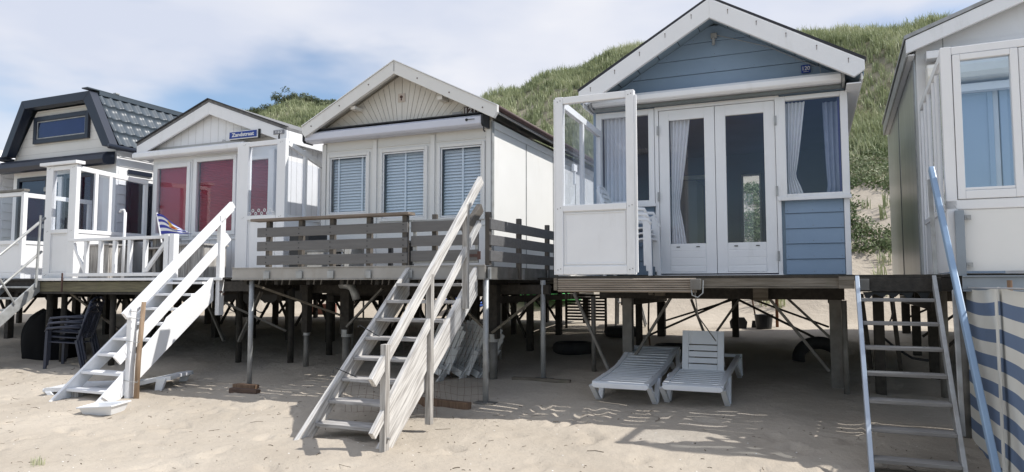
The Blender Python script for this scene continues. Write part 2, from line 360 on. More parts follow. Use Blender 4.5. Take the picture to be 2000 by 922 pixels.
def npmesh(me, V, Fq):
    k = Fq.shape[1]
    me.vertices.add(len(V)); me.vertices.foreach_set('co', V.astype(np.float32).ravel())
    me.loops.add(Fq.size); me.loops.foreach_set('vertex_index', Fq.astype(np.int32).ravel())
    me.polygons.add(len(Fq)); me.polygons.foreach_set('loop_start', np.arange(len(Fq), dtype=np.int32)*k)
    me.update(calc_edges=True); me.validate()
npmesh(me, V, Fq); me.shade_smooth(); me.materials.append(SAND)
go = bpy.data.objects.new('sand_ground', me); COL.objects.link(go); go['kind'] = 'structure'
# the sea behind the camera
SEA = mat('sea_water', (.03, .07, .08), .12, (.02, .05, .06), .3, bump=.5, bscale=1.5, bdist=.1)
sea = MB().add([(-2000, -2000, -.9), (2000, -2000, -.9), (2000, -58, -.9), (-2000, -58, -.9)], [(0, 1, 2, 3)])
so = part('sea', sea, SEA, None, bevel=0); so['kind'] = 'structure'

# dune grass: one countless mass of blades
def blades(pts, nb, hmin, hmax, width, lean):
    """pts (n,3) tuft roots -> numpy triangles strips"""
    n = len(pts)*nb
    root = np.repeat(pts, nb, 0) + np.random.normal(0, .07, (n, 3))*np.array([1, 1, 0])
    ang = np.random.uniform(0, 2*math.pi, n); h = np.random.uniform(hmin, hmax, n)*np.repeat(np.random.uniform(.7, 1.25, len(pts)), nb)
    ln_ = np.random.uniform(.1, lean, n)*h
    wind = np.array([-.03, -.01])
    dx = np.cos(ang)*ln_+wind[0]*h*2; dy = np.sin(ang)*ln_+wind[1]*h
    w = width*np.random.uniform(.6, 1.3, n); pa = ang+math.pi/2
    px_, py_ = np.cos(pa)*w/2, np.sin(pa)*w/2
    v = np.zeros((n, 5, 3))
    v[:, 0] = root + np.stack([px_, py_, -.05+0*h], 1); v[:, 1] = root + np.stack([-px_, -py_, -.05+0*h], 1)
    mid = root + np.stack([dx*.35, dy*.35, h*.6], 1)
    v[:, 2] = mid + np.stack([-px_*.8, -py_*.8, 0*h], 1); v[:, 3] = mid + np.stack([px_*.8, py_*.8, 0*h], 1)
    v[:, 4] = root + np.stack([dx, dy, h*np.random.uniform(.75, 1, n)], 1)
    b = np.arange(n)[:, None]*5
    f = np.concatenate([b+np.array([[0, 1, 2]]), b+np.array([[0, 2, 3]]), b+np.array([[3, 2, 4]])], 0)
    return v.reshape(-1, 3), f
def scatter(n, x0, x1, y0, y1, keep):
    x = np.random.uniform(x0, x1, n); y = np.random.uniform(y0, y1, n)
    k = keep(x, y); x, y = x[k], y[k]
    return np.stack([x, y, ground_np(x, y)], 1)
def dens(x, y, lo):
    s = (y-14.2)/17
    d = np.clip((s-lo-.10*(x > -1.5))/.12, 0, 1)*(.55+1.7*np.clip(vnoise(x, y, .9, 8)+.5*vnoise(x, y, .3, 9)+.30, 0, 1))
    return np.random.rand(len(x)) < d
vis = lambda x, y: ((x/y > -1.15) & (x/y < -.70)) | ((x/y > -.52) & (x/y < -.2)) | ((x/y > -.03) & (x/y < .27))
p1 = scatter(34000, -42, 11, 14.5, 33, lambda x, y: dens(x, y, .30) & vis(x, y))
p2 = scatter(22000, -60, 25, 14.5, 33, lambda x, y: dens(x, y, .30) & ~vis(x, y))
p3 = scatter(420, -1, 9, 14.6, 18, lambda x, y: (np.random.rand(len(x)) < .2))
pa = np.concatenate([p1, p2, p3]); V, Fq = blades(pa, 18, .16, .46, .024, .6)
me = bpy.data.meshes.new('dune_grass'); npmesh(me, V, Fq); me.materials.append(GRASS)
o = bpy.data.objects.new('dune_grass', me); COL.objects.link(o); tag(o, 'pale green marram grass covering the dune behind the huts', 'grass', kind='stuff')
def leaves(C, n_per, rad, size):
    n = len(C)*n_per
    d = np.random.normal(0, 1, (n, 3)); d /= np.linalg.norm(d, axis=1)[:, None]; r = np.random.uniform(.35, 1, n)**.6
    c = np.repeat(C[:, :3], n_per, 0) + d*r[:, None]*np.repeat(C[:, 3:4], n_per, 0)*np.array([1, 1, .6])*rad
    a = np.random.normal(0, 1, (n, 3)); a /= np.linalg.norm(a, axis=1)[:, None]; b = np.cross(a, d); b /= np.linalg.norm(b, axis=1)[:, None]+1e-9
    s = size*np.random.uniform(.5, 1.4, n)[:, None]
    v = np.stack([c-a*s, c+b*s*.45, c+a*s, c-b*s*.45], 1).reshape(-1, 3)
    f = np.arange(n)[:, None]*4 + np.array([[0, 1, 2, 3]])
    return v, f
pc = scatter(2300, -1.5, 7, 16.0, 22.8, lambda x, y: (vnoise(x, y, .8, 11) + .6*vnoise(x, y, 2.0, 12) > -.22+.26*np.clip((17.0-y)/.9, 0, 1)))
pc = np.concatenate([pc, scatter(2500, -45, -1.5, 16.5, 22.0, lambda x, y: (vnoise(x, y, .5, 11) > .05))])
C = np.concatenate([pc, np.random.uniform(.7, 1.3, (len(pc), 1))], 1); V, Fq = leaves(C, 60, .27, .042)
me = bpy.data.meshes.new('dune_creeper'); npmesh(me, V, Fq); me.materials.append(CREEPER)
o = bpy.data.objects.new('dune_creeper', me); COL.objects.link(o); tag(o, 'low dark green creeping shrub on the sandy foot of the dune', 'ground cover', kind='stuff')
# dark bushes on the far crest
for i, (x, y, r_) in enumerate([(-29.3, 31.2, .5), (-28.4, 31.5, .6), (-27.2, 31.2, .72), (-26.1, 31.4, .6), (-25.1, 31.6, .55), (-24.2, 31.3, .45), (-30.2, 31.4, .4)]):
    z = gz(x, y); lab = ['round dark bush fifth along the dune crest above the left huts', 'dark bush near the highest point of the left dune crest', 'widest dark bush on the left dune crest', 'dark bush on the crest just right of the widest bush', 'dark bush on the crest above the gap between the huts', 'smaller dark bush at the right end of the crest row', 'smallest dark bush at the left end of the crest row'][i]
    b = thing('crest_bush', lab, 'bush', (x, y, z), 'bushes on the dune crest')
    tr = MB()
    for k in range(5):
        a = k*1.3; tr.tube([(x, y, z-.1), (x+math.cos(a)*r_*.3, y+math.sin(a)*r_*.3, z+r_*.35), (x+math.cos(a)*r_*.6, y+math.sin(a)*r_*.6, z+r_*.6)], [.04, .03, .015], 5)
    part('trunk', tr, WOODBROWN, b, bevel=0)
    cs = np.array([[x+random.gauss(0, r_*.75), y+random.gauss(0, r_*.5), z+.2*r_+abs(random.gauss(0, r_*.28)), r_] for _ in range(26)])
    V, Fq = leaves(cs, 90, .42, .05); mb = MB(); mb.v = [tuple(q) for q in V]; mb.f = [tuple(int(j) for j in q) for q in Fq]; mb.mi = [0]*len(mb.f)
    part('crown', mb, BUSH, b, bevel=0)

# ------------------------------------------------------------------ hut building blocks
def rects_minus(x0, x1, z0, z1, holes):
    xs_ = sorted({x0, x1, *[h[0] for h in holes], *[h[1] for h in holes]}); zs_ = sorted({z0, z1, *[h[2] for h in holes], *[h[3] for h in holes]})
    o = []
    for i in range(len(xs_)-1):
        for j in range(len(zs_)-1):
            cx, cz = (xs_[i]+xs_[i+1])/2, (zs_[j]+zs_[j+1])/2
            if x0 < cx < x1 and z0 < cz < z1 and not any(h[0] < cx < h[1] and h[2] < cz < h[3] for h in holes): o.append((xs_[i], xs_[i+1], zs_[j], zs_[j+1]))
    return o
def wall_front(x0, x1, z0, z1, y, t, holes):
    mb = MB()
    for a, b, c, d in rects_minus(x0, x1, z0, z1, holes): mb.box(a, b, y, y+t, c, d)
    return mb
def frame(mb, x0, x1, z0, z1, y0, y1, w, wb=None, wt=None):
    wb = w if wb is None else wb; wt = w if wt is None else wt
    mb.box(x0, x0+w, y0, y1, z0, z1); mb.box(x1-w, x1, y0, y1, z0, z1)
    mb.box(x0+w, x1-w, y0, y1, z0, z0+wb); mb.box(x0+w, x1-w, y0, y1, z1-wt, z1); return mb
def window(parent, x0, x1, z0, z1, y, m=None, w=.05, glass=None, name='window', wb=None, wt=None, depth=.06, mull=None):
    """frame x0..x1 outer; front face at y"""
    mb = frame(MB(), x0, x1, z0, z1, y, y+depth, w, wb, wt)
    if mull:
        for c in mull: mb.box(c-.02, c+.02, y+.002, y+depth-.002, z0+(w if wb is None else wb), z1-(w if wt is None else wt))
    f = part(name, mb, m or WHITE, parent, bevel=.005)
    gw = MB().box(x0+w-.005, x1-w+.005, y+depth*.5, y+depth*.5+.006, z0+(wb or w)-.005, z1-(wt or w)+.005)
    part('pane', gw, glass or GLASS, f, bevel=0)
    return f
def gable_tri(x0, x1, zb, xm, zm, ze0=None, ze1=None):
    return [(x0, zb), (x1, zb), (x1, ze1 if ze1 else zb), (xm, zm), (x0, ze0 if ze0 else zb)]
def siding(rows, y, gap=.004, proud=.014, th=.02):
    """rows: list of (z0,z1,[(xl0,xl1,xr0,xr1)]) lapped boards; l0/r0 at bottom, l1/r1 at top"""
    mb = MB()
    for z0, z1, segs in rows:
        for a0, a1, b0, b1 in segs:
            mb.hexa([(a0, y-proud, z0), (b0, y-proud, z0), (b0, y+th, z0), (a0, y+th, z0)],
                    [(a1, y-.002, z1-gap), (b1, y-.002, z1-gap), (b1, y+th, z1-gap), (a1, y+th, z1-gap)])
    return mb
def curtain(parent, x0, x1, z0, z1, y, m=CURTAIN, tie=None, shrink=.4, side=-1, folds=7):
    """side: -1 gathers to the left edge, 1 to the right"""
    mb = MB(); nz, nxx = 18, folds*6
    for j in range(nz+1):
        z = z1+(z0-z1)*j/nz; f = 1.0
        if tie is not None:
            d = abs(z-tie); f = shrink+(1-shrink)*min(1, (d/ (z1-tie if z > tie else max(.2, (tie-z0)*1.6)))**.8)
        for i in range(nxx+1):
            u = i/nxx
            x = x0+(x1-x0)*u*f if side < 0 else x1-(x1-x0)*(1-u)*f
            mb.v.append((x, y+.022*math.sin(u*folds*2*math.pi+.4*math.sin(z*3)), z))
    for j in range(nz):
        for i in range(nxx):
            a = j*(nxx+1)+i; mb.f.append((a, a+1, a+nxx+2, a+nxx+1)); mb.mi.append(0)
    return part('curtain', mb, m, parent, bevel=0, smooth=True)
def roof_pair(parent, xl, xm, xr, ze, zr, y0, y1, th, m, over_name='roof'):
    for a, n_ in ((xl, 'roof_panel'), (xr, 'roof_panel')):
        mb = MB().prism([(a, ze), (xm, zr), (xm, zr-th), (a, ze-th)] if a < xm else [(xm, zr), (a, ze), (a, ze-th), (xm, zr-th)], y0, y1)
        part(n_, mb, m, parent, bevel=0)
def barge(parent, xl, xm, xr, ze, zr, h, y0, y1, m, cut=.0):
    """two gable boards hanging h below the roof line, butted at the ridge"""
    for a in (xl, xr):
        pts = [(a, ze), (xm, zr), (xm, zr-h), (a, ze-h)]
        if cut:
            s = 1 if a < xm else -1; k = (zr-ze)/(xm-a)
            pts = [(a, ze), (xm, zr), (xm, zr-h), (a+s*cut, ze-h+abs(k)*cut), (a, ze-h*.45)]
        if a > xm: pts = pts[::-1]
        part('gable_board', MB().prism(pts, y0, y1), m, parent, bevel=.004)
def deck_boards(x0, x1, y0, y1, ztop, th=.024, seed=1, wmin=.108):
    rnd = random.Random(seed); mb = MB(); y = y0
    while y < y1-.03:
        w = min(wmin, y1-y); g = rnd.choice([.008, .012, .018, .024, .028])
        k_ = len(mb.mi); mb.box(x0, x1, y, y+w, ztop-th+rnd.uniform(-.001, .001), ztop+rnd.uniform(-.002, .001)); mb.mi[k_+5] = 1; y += w+g  # top face pale; the other faces coloured dark to deepen shade under the deck
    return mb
def post(parent, x, y, z1, w, m=GALVDARK, name='post', z0=None):
    z0 = gz(x, y)-.15 if z0 is None else z0
    return part(name, MB().box(x-w/2, x+w/2, y-w/2, y+w/2, z0, z1), m, parent, bevel=.003)
def tpost(parent, x, y, z1, r, m=GALVDARK, name='post'):
    return part(name, MB().tube([(x, y, gz(x, y)-.15), (x, y, z1)], r, 14), m, parent, bevel=0, smooth=True)
def brace(parent, p, q, w=.05, m=GALVDARK):
    return part('brace', MB().bar(p, q, w, w*.6), m, parent, bevel=.002)
D = 1.49
def rear_struct(hut, xl, xr, yf, yb, post_m=GALVDARK, cols=3, rowsY=None, seed=0, zt=1.20):
    """floor frame, posts and braces under a hut"""
    rnd = random.Random(seed)
    fr = MB()
    for y in np.linspace(yf+.05, yb-.05, 6): fr.box(xl+.06, xr-.06, y-.04, y+.04, zt, D-.065)
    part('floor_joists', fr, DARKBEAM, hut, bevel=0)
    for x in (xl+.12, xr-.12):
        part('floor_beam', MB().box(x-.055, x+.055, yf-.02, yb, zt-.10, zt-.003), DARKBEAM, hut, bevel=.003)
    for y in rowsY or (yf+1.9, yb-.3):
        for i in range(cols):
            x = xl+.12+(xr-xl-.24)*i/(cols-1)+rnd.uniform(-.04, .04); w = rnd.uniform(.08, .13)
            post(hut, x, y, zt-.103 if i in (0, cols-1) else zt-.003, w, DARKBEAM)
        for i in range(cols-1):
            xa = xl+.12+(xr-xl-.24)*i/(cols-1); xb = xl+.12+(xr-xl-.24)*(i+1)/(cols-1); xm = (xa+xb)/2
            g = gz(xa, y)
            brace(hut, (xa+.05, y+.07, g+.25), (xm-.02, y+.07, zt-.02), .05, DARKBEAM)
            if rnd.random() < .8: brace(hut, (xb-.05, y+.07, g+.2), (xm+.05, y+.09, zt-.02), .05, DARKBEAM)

# ================= hut 120 (blue)
H = thing('beach_hut', 'blue clapboard beach hut numbered 120 with white double glass doors and white gable boards', 'beach hut', (-1.05, 8.4, 1.5))
xl, xr, yf, yb = -2.47, .38, 8.4, 12.2
holes = [(-2.42, -1.71, 2.36, 3.50), (-1.70, -.33, 1.515, 3.52), (-.32, .385, 2.35, 3.50)]
part('front_wall', wall_front(xl+.02, xr-.02, 1.5, 3.60, yf+.03, .05, holes), BLUE_SOFT, H, bevel=0)
zr_, ze_ = 4.64, 3.73; kk = (zr_-ze_)/(.54+.995)
zin = lambda x: zr_-.14-kk*abs(x+.995)     # underside of the roof
part('gable_backing', MB().prism([(xl+.03, 3.602), (xr-.03, 3.602), (xr-.03, zin(xr)-.02), (-.995, zin(-.995)-.02), (xl+.03, zin(xl)-.02)], yf+.03, yf+.08), BLUE_SOFT, H, bevel=0)
rows = []
z = 3.53
while z < 4.44:
    z1 = min(z+.187, 4.475)
    def hw(zz): return max(.01, min((zr_-.14-zz)/kk, 1.42))
    rows.append((z, z1, [(max(xl+.012, -.995-hw(z)), max(xl+.012, -.995-hw(z1)), min(xr-.012, -.995+hw(z)), min(xr-.012, -.995+hw(z1)))])); z = z1
part('gable_siding', siding(rows, yf+.012), BLUE, H, bevel=.002)
rows = []
for k in range(5): z = 1.515+k*.17; rows.append((z, min(z+.17, 2.35), [(-.265, -.265, .33, .33)]))
part('front_siding', siding(rows, yf+.012), BLUE, H, bevel=.002)
part('front_siding', siding([(a, b, [(-2.42, -2.42, -1.73, -1.73)]) for a, b, _ in rows], yf+.012), BLUE, H, bevel=.002)
sw = []
for x in (xl, xr-.05):
    part('side_wall', MB().box(x, x+.05, yf+.081, yb, 1.5, 3.62), BLUE, H, bevel=0)
hb = (-1.02, -.76, 1.8, 3.2)
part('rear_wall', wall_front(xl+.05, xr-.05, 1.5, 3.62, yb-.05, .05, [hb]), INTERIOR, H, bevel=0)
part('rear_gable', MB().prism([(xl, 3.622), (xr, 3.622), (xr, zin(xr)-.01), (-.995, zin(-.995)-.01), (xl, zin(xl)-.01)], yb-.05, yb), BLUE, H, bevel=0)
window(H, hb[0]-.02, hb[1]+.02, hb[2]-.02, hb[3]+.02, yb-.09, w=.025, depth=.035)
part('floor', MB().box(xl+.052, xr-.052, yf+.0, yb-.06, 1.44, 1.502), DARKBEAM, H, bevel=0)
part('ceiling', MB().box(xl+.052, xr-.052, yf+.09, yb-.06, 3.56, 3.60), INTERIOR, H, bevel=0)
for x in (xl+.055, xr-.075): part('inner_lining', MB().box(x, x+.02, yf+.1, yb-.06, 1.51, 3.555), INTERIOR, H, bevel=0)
cup = MB().box(-2.2, -1.55, 10.6, 11.3, 1.505, 2.95); part('wardrobe', cup, INTERIORL, H, bevel=.01)
dfr = frame(MB(), -1.98, -1.25, 1.51, 2.98, 10.3, 10.36, .06); part('partition_frame', dfr, GALV, H)
nl = MB()
for k in range(5):
    for x_ in (-.24, .02, .30): nl.tube([(x_, yf-.001, 1.545+k*.17), (x_, yf-.0045, 1.545+k*.17)], .004, 6)
for z_ in (3.56, 3.745, 3.93, 4.12, 4.31):
    w_ = min(1.35, (zr_-.14-z_)/kk-.08); n_ = max(2, int(w_*2/.4))
    for i_ in range(n_+1): x_ = -.995-w_+2*w_*i_/n_; nl.tube([(x_, yf-.001, z_), (x_, yf-.0045, z_)], .004, 6)
part('cladding_nails', nl, GALVDARK, H, bevel=0)
# trim and windows
part('corner_trim', MB().box(.335, .392, yf-.015, yf+.028, 1.5, 2.345), WHITE, H)
part('corner_trim', MB().box(xl-.01, xl+.04, yf-.015, yf+.028, 1.5, 3.55), BLUE, H)
wf = window(H, -.31, .40, 2.355, 3.52, yf-.035, w=.075, wb=.055, wt=.05, depth=.064)
part('sill', MB().box(-.33, .41, yf-.06, yf-.037, 2.335, 2.375), WHITE, wf)
curtain(wf, -.235, -.03, 2.42, 3.46, yf+.065, tie=2.62, shrink=.42, folds=5)
curtain(wf, .15, .315, 2.40, 3.46, yf+.18, CURTAINY, folds=3, side=1, tie=2.5, shrink=.8)
wl = window(H, -2.44, -1.715, 2.36, 3.53, yf-.035, w=.07, wb=.055, depth=.064)
part('sill', MB().box(-2.45, -1.70, yf-.06, yf-.037, 2.335, 2.375), WHITE, wl)
curtain(wl, -2.36, -2.05, 2.42, 3.47, yf+.065, folds=6)
curtain(wl, -2.12, -1.98, 2.42, 3.47, yf+.13, folds=3)
# door frame and leaves
dfm = MB(); dfm.box(-1.71, -1.665, yf-.03, yf+.05, 1.515, 3.54); dfm.box(-.345, -.30, yf-.032, yf+.05, 1.515, 3.54); dfm.box(-1.665, -.345, yf-.03, yf+.05, 3.495, 3.54)
part('door_frame', dfm, WHITE, H)
part('threshold', MB().box(-1.72, -.29, yf-.07, yf+.04, 1.492, 1.514), WHITE, H)
for x0, x1, hx in ((-1.66, -1.012, -1.668), (-1.006, -.35, -.342)):
    mb = frame(MB(), x0, x1, 1.53, 3.49, yf-.012, yf+.03, .118, .345, .125)
    for zz in (1.625, 1.715, 1.80): mb.box(x0+.12, x1-.12, yf-.0145, yf-.009, zz, zz+.082) if zz != 1.715 else mb.box(x0+.12, x1-.12, yf-.0145, yf-.009, 1.715, 1.795)
    d = part('door', mb, WHITE, H, bevel=.004)
    part('pane', MB().box(x0+.113, x1-.113, yf+.008, yf+.014, 1.87, 3.37), GLASS, d, bevel=0)
    part('door_inset', MB().box(x0+.12, x1-.12, yf-.02, yf-.0122, 1.55, 1.61), WHITE, d)
    for zz in (1.72, 2.45, 3.25): part('hinge', MB().box(hx-.012, hx+.012, yf-.045, yf-.033, zz-.055, zz+.055), GALV, d, bevel=.002)
    part('keep_clip', MB().box(x0+.19, x0+.23, yf-.022, yf-.0125, 1.838, 1.848), BLACK, d, bevel=0)
    part('keep_clip', MB().box(x1-.23, x1-.19, yf-.022, yf-.0125, 1.838, 1.848), BLACK, d, bevel=0)
curtain(H.children[-2], -1.535, -1.30, 1.75, 3.40, yf+.06, tie=2.35, shrink=.38, folds=5)
part('door_rail', MB().tube([(-1.85, yf-.055, 3.565), (-.16, yf-.055, 3.565)], .011, 8), GALV, H, bevel=0)
# awning cassette
aw = MB().prismx([(8.36, 3.575), (8.20, 3.575), (8.165, 3.60), (8.165, 3.655), (8.20, 3.69), (8.36, 3.695)], -2.44, .345)
A = part('awning_cassette', aw, WHITE, H, bevel=.012)
part('awning_end_cap', MB().prismx([(8.37, 3.545), (8.17, 3.565), (8.15, 3.60), (8.15, 3.67), (8.20, 3.71), (8.37, 3.72)], .347, .375), GALV, A)
part('awning_end_cap', MB().prismx([(8.37, 3.545), (8.17, 3.565), (8.15, 3.60), (8.15, 3.67), (8.20, 3.71), (8.37, 3.72)], -2.47, -2.442), GALV, A)
part('awning_bar', MB().box(-2.43, .34, 8.27, 8.33, 3.535, 3.572), mat('slate_bar', (.16, .18, .18), .5), A)
# roof
roof_pair(H, -2.56, -.995, .57, ze_+.03, zr_+.03, 8.0, 12.45, .035, ROOFDARK)
for a in (-1, 1):
    xe = -.995+a*1.545
    pts = [(-.995, zr_-.008), (xe, ze_-.008), (xe, ze_-.14), (-.995, zr_-.14)]
    part('soffit', MB().prism(pts if a > 0 else pts[::-1], 8.045, 12.4), BLUE_SOFT, H, bevel=0)
barge(H, -2.545, -.995, .555, ze_-.003, zr_-.003, .225, 7.99, 8.04, WHITE, cut=.10)
sb_ = MB()
for a in (-1, 1):
    for k in range(6):
        x = -.995+a*(.16+.24*k); sb_.box(x-.003, x+.003, 8.045, 8.385, zin(x)-.004, zin(x)+.003)
part('soffit_joints', sb_, ROOFDARK, H, bevel=0)
part('eave_soffit', MB().box(.382, .519, 8.045, 12.4, 3.50, 3.515), WHITE, H)
for x in (.52, -2.51): part('eave_board', MB().box(x, x+.02, 8.045, 12.4, ze_-.19, ze_-.03), WHITE, H)
nn = MB()
for a in (-1, 1):
    for k in range(5):
        x = -.995+a*(.2+.3*k); nn.tube([(x, 7.992, zr_-kk*abs(x+.995)-.05), (x, 7.984, zr_-kk*abs(x+.995)-.05)], .006, 6)
        nn.box(x-.002, x+.002, 7.986, 7.9905, zr_-kk*abs(x+.995)-.095, zr_-kk*abs(x+.995)-.05)
part('board_screws', nn, RUSTIRON, H, bevel=0)
lamp = MB().box(-1.03, -.96, 8.36, 8.40, 4.30, 4.36); lamp.tube([(-.995, 8.35, 4.30), (-.995, 8.35, 4.21)], .018, 10); part('gable_hook', lamp, GALV, H)
part('cable', MB().tube([(-.96, 8.375, 4.33), (-.4, 8.375, zin(-.4)-.03), (.10, 8.37, zin(.10)-.03), (.14, 8.37, 3.86), (.14, 8.37, 3.72)], .004, 5), GALV, H, bevel=0)
lt = MB().box(.115, .175, 8.30, 8.37, 3.895, 3.93); part('eave_lamp', lt, INTERIORL, H)
sg = part('number_plate', MB().box(-.055, .04, 8.378, 8.392, 3.765, 3.857), SIGNBLUE, H, bevel=.003)
text('number', '120', .062, -.0075, 3.815, 8.377, SIGNWHITE, sg, width=.075, bold=.001)
part('plate_underline', MB().box(-.035, .02, 8.3765, 8.3775, 3.777, 3.781), SIGNWHITE, sg, bevel=0)
# terrace deck of 120
P = thing('terrace_deck', 'deck under the blue hut, its front faced with ribbed brown planks on the left half', 'terrace', (-1.05, 6.83, 1.49), 'terrace decks on posts')
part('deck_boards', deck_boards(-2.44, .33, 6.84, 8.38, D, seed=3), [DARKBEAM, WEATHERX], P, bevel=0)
j = MB()
for x in np.arange(-2.30, .3, .52): j.box(x-.025, x+.025, 6.90, 8.35, D-.135, D-.027)
part('joists', j, DARKBEAM, P, bevel=0)
rb = MB()
for k in range(6): rb.prismx([(6.835, D-.03-k*.022), (6.818, D-.035-k*.022), (6.818, D-.046-k*.022), (6.835, D-.050-k*.022)], -2.41, -1.02)
rb.box(-2.41, -1.02, 6.836, 6.87, D-.165, D-.026)
part('ribbed_fascia', rb, mat('ribbed_plank', (.38, .32, .26), .8, (.25, .21, .17), 6, (.5, 4, 6), bump=.4), P, bevel=.002)
part('fascia_cap', MB().box(-2.45, -2.412, 6.81, 6.88, D-.15, D-.022), OLDBEAM, P)
part('front_beam', MB().box(-1.015, .325, 6.85, 6.90, D-.11, D-.026), OLDBEAM, P)
part('beam_foot', MB().box(-1.015, .325, 6.835, 6.90, D-.122, D-.112), OLDBEAM, P, bevel=.001)
part('beam_cap', MB().box(.21, .335, 6.82, 6.848, D-.125, D-.02), OLDBEAM, P)
part('electric_box', MB().box(-1.07, -.97, 6.78, 6.815, D-.14, D-.035), GALVDARK, P, bevel=.008)
part('cable', MB().tube([(-1.06, 6.79, D-.13), (-1.05, 6.78, D-.19), (-1.0, 6.78, D-.21), (-.955, 6.79, D-.17), (-.95, 6.8, D-.05)], .006, 6), GALV, P, bevel=0)
part('cable', MB().tube([(-1.03, 6.80, D-.14), (-1.02, 6.9, 1.1), (-.985, 7.3, .95), (-.97, 7.8, .80)], .006, 6), GALVDARK, P, bevel=0)
for y in (8.40,):
    part('cross_beam', MB().box(-2.42, .31, 8.39, 8.45, 1.235, 1.36), DARKBEAM, P, bevel=.003)
part('pipe_bracket', MB().box(-1.72, -1.60, 8.3, 8.385, 1.27, 1.35).tube([(-1.74, 8.34, 1.31), (-1.80, 8.34, 1.31)], .035, 10), OLDBEAM, P)
part('pipe_bracket', MB().box(-.62, -.46, 8.3, 8.385, 1.22, 1.40), OLDBEAM, P)
ib = MB(); ib.box(-2.19, -2.07, 8.60, 8.608, .1, 1.23).box(-2.19, -2.07, 8.70, 8.708, .1, 1.23).box(-2.134, -2.126, 8.61, 8.70, .1, 1.23); part('steel_post', ib, GALVDARK, P, bevel=.002)
ib = MB(); ib.box(.16, .28, 8.60, 8.61, .1, 1.23).box(.16, .28, 8.70, 8.71, .1, 1.23).box(.215, .225, 8.61, 8.70, .1, 1.23); part('steel_post', ib, GALVDARK, P, bevel=.002)
tpost(P, .30, 8.35, 1.23, .028)
tpost(P, -2.62, 8.8, 1.25, .03)
brace(P, (-1.58, 8.55, 1.24), (-2.03, 8.55, .52)); brace(P, (-.46, 8.55, 1.24), (.14, 8.55, .45)); brace(P, (-2.62, 8.0, 1.30), (-2.15, 8.0, .30)); brace(P, (-.30, 9.7, 1.22), (.20, 9.7, .72))
brace(P, (-1.55, 9.9, 1.2), (-1.35, 9.9, .65)); brace(P, (-.95, 10.3, 1.2), (-1.35, 10.3, .62))
rear_struct(H, xl, xr, 9.4, 12.1, seed=4, rowsY=(10.3, 11.9), cols=2, zt=1.22)
part('rear_post', MB().box(-1.22, -1.12, 11.9, 12.0, gz(-1.2, 11.9)-.1, 1.22), DARKBEAM, H, bevel=.003)

# glass windscreens
def screen(label, base, fx0, fx1, fy, sx, sy1, zt, zm, ztop_back=None, mull=None, side_low=None, pw=.085, group='glass windscreens beside the terraces', glass=GLASS, inset=True, side_panel=True, name='windscreen'):
    T = thing(name, label, 'windscreen', base, group)
    mb = MB(); mb.box(fx0, fx0+pw, fy, fy+.07, D+.01, zt).box(fx1-pw, fx1, fy, fy+.07, D+.01, zt).box(fx0+pw, fx1-pw, fy+.002, fy+.062, zt-.075, zt-.004).box(fx0+pw, fx1-pw, fy-.006, fy+.07, zm-.03, zm+.035).box(fx0+pw, fx1-pw, fy+.002, fy+.062, D+.012, D+.10)
    F_ = part('front_frame', mb, WHITE, T, bevel=.006)
    part('pane', MB().box(fx0+pw-.01, fx1-pw+.01, fy+.03, fy+.036, zm+.03, zt-.07), glass, F_, bevel=0)
    part('lower_panel', MB().box(fx0+pw-.004, fx1-pw+.004, fy+.018, fy+.045, D+.095, zm-.028), WHITE, F_, bevel=.002)
    scw = MB()
    for x_ in (fx0+pw/2, fx1-pw/2):
        for z_ in (D+.06, zm, zt-.05): scw.tube([(x_-.015, fy-.001, z_), (x_-.015, fy-.004, z_)], .005, 6).tube([(x_+.015, fy-.001, z_+.01), (x_+.015, fy-.004, z_+.01)], .005, 6)
    part('frame_screws', scw, GALVDARK, F_, bevel=0)
    if inset:
        part('panel_bead', frame(MB(), fx0+pw+.012, fx1-pw-.012, D+.115, zm-.045, fy+.01, fy+.0175, .012), WHITE, F_, bevel=.002)
    if sy1:
        z2 = ztop_back or zt
        mb = MB(); y0 = fy+.072
        mb.bar((sx, y0, zt-.06), (sx, sy1, z2-.06), .05, .075).box(sx-.025, sx+.025, sy1-.07, sy1, D+.01, z2-.10)
        mb.box(sx-.025, sx+.025, y0, sy1-.071, zm-.03, zm+.03).box(sx-.025, sx+.025, y0, sy1-.071, D+.012, D+.08)
        for c in mull or []: mb.box(sx-.022, sx+.022, c-.028, c+.028, zm+.031, zt-.10)
        G = part('side_frame', mb, WHITE, T, bevel=.004)
        part('side_pane', MB().box(sx-.003, sx+.003, y0, sy1-.06, zm+.025, min(zt, z2)-.09), glass, G, bevel=0)
        if side_panel: part('side_panel', MB().box(sx-.012, sx+.012, y0, sy1-.06, D+.075, zm-.028), WHITE, G, bevel=0)
    return T
T = screen('tall white framed glass windscreen at the left front corner of the blue hut terrace', (-2.4, 6.83, D), -2.435, -1.60, 6.83, -2.39, 8.36, 3.355, 2.18, 3.32, mull=[7.62])
part('latch', MB().box(-2.36, -2.33, 7.15, 7.26, 2.62, 2.70).tube([(-2.345, 7.2, 2.62), (-2.345, 7.2, 2.48)], .014, 8), WHITE_PLASTIC, T, bevel=.006)
part('outer_trim', MB().box(-2.455, -2.437, 6.84, 6.90, D+.01, 3.34).box(-1.6, -1.575, 6.835, 6.86, D+.03, 3.30), WHITE, T)

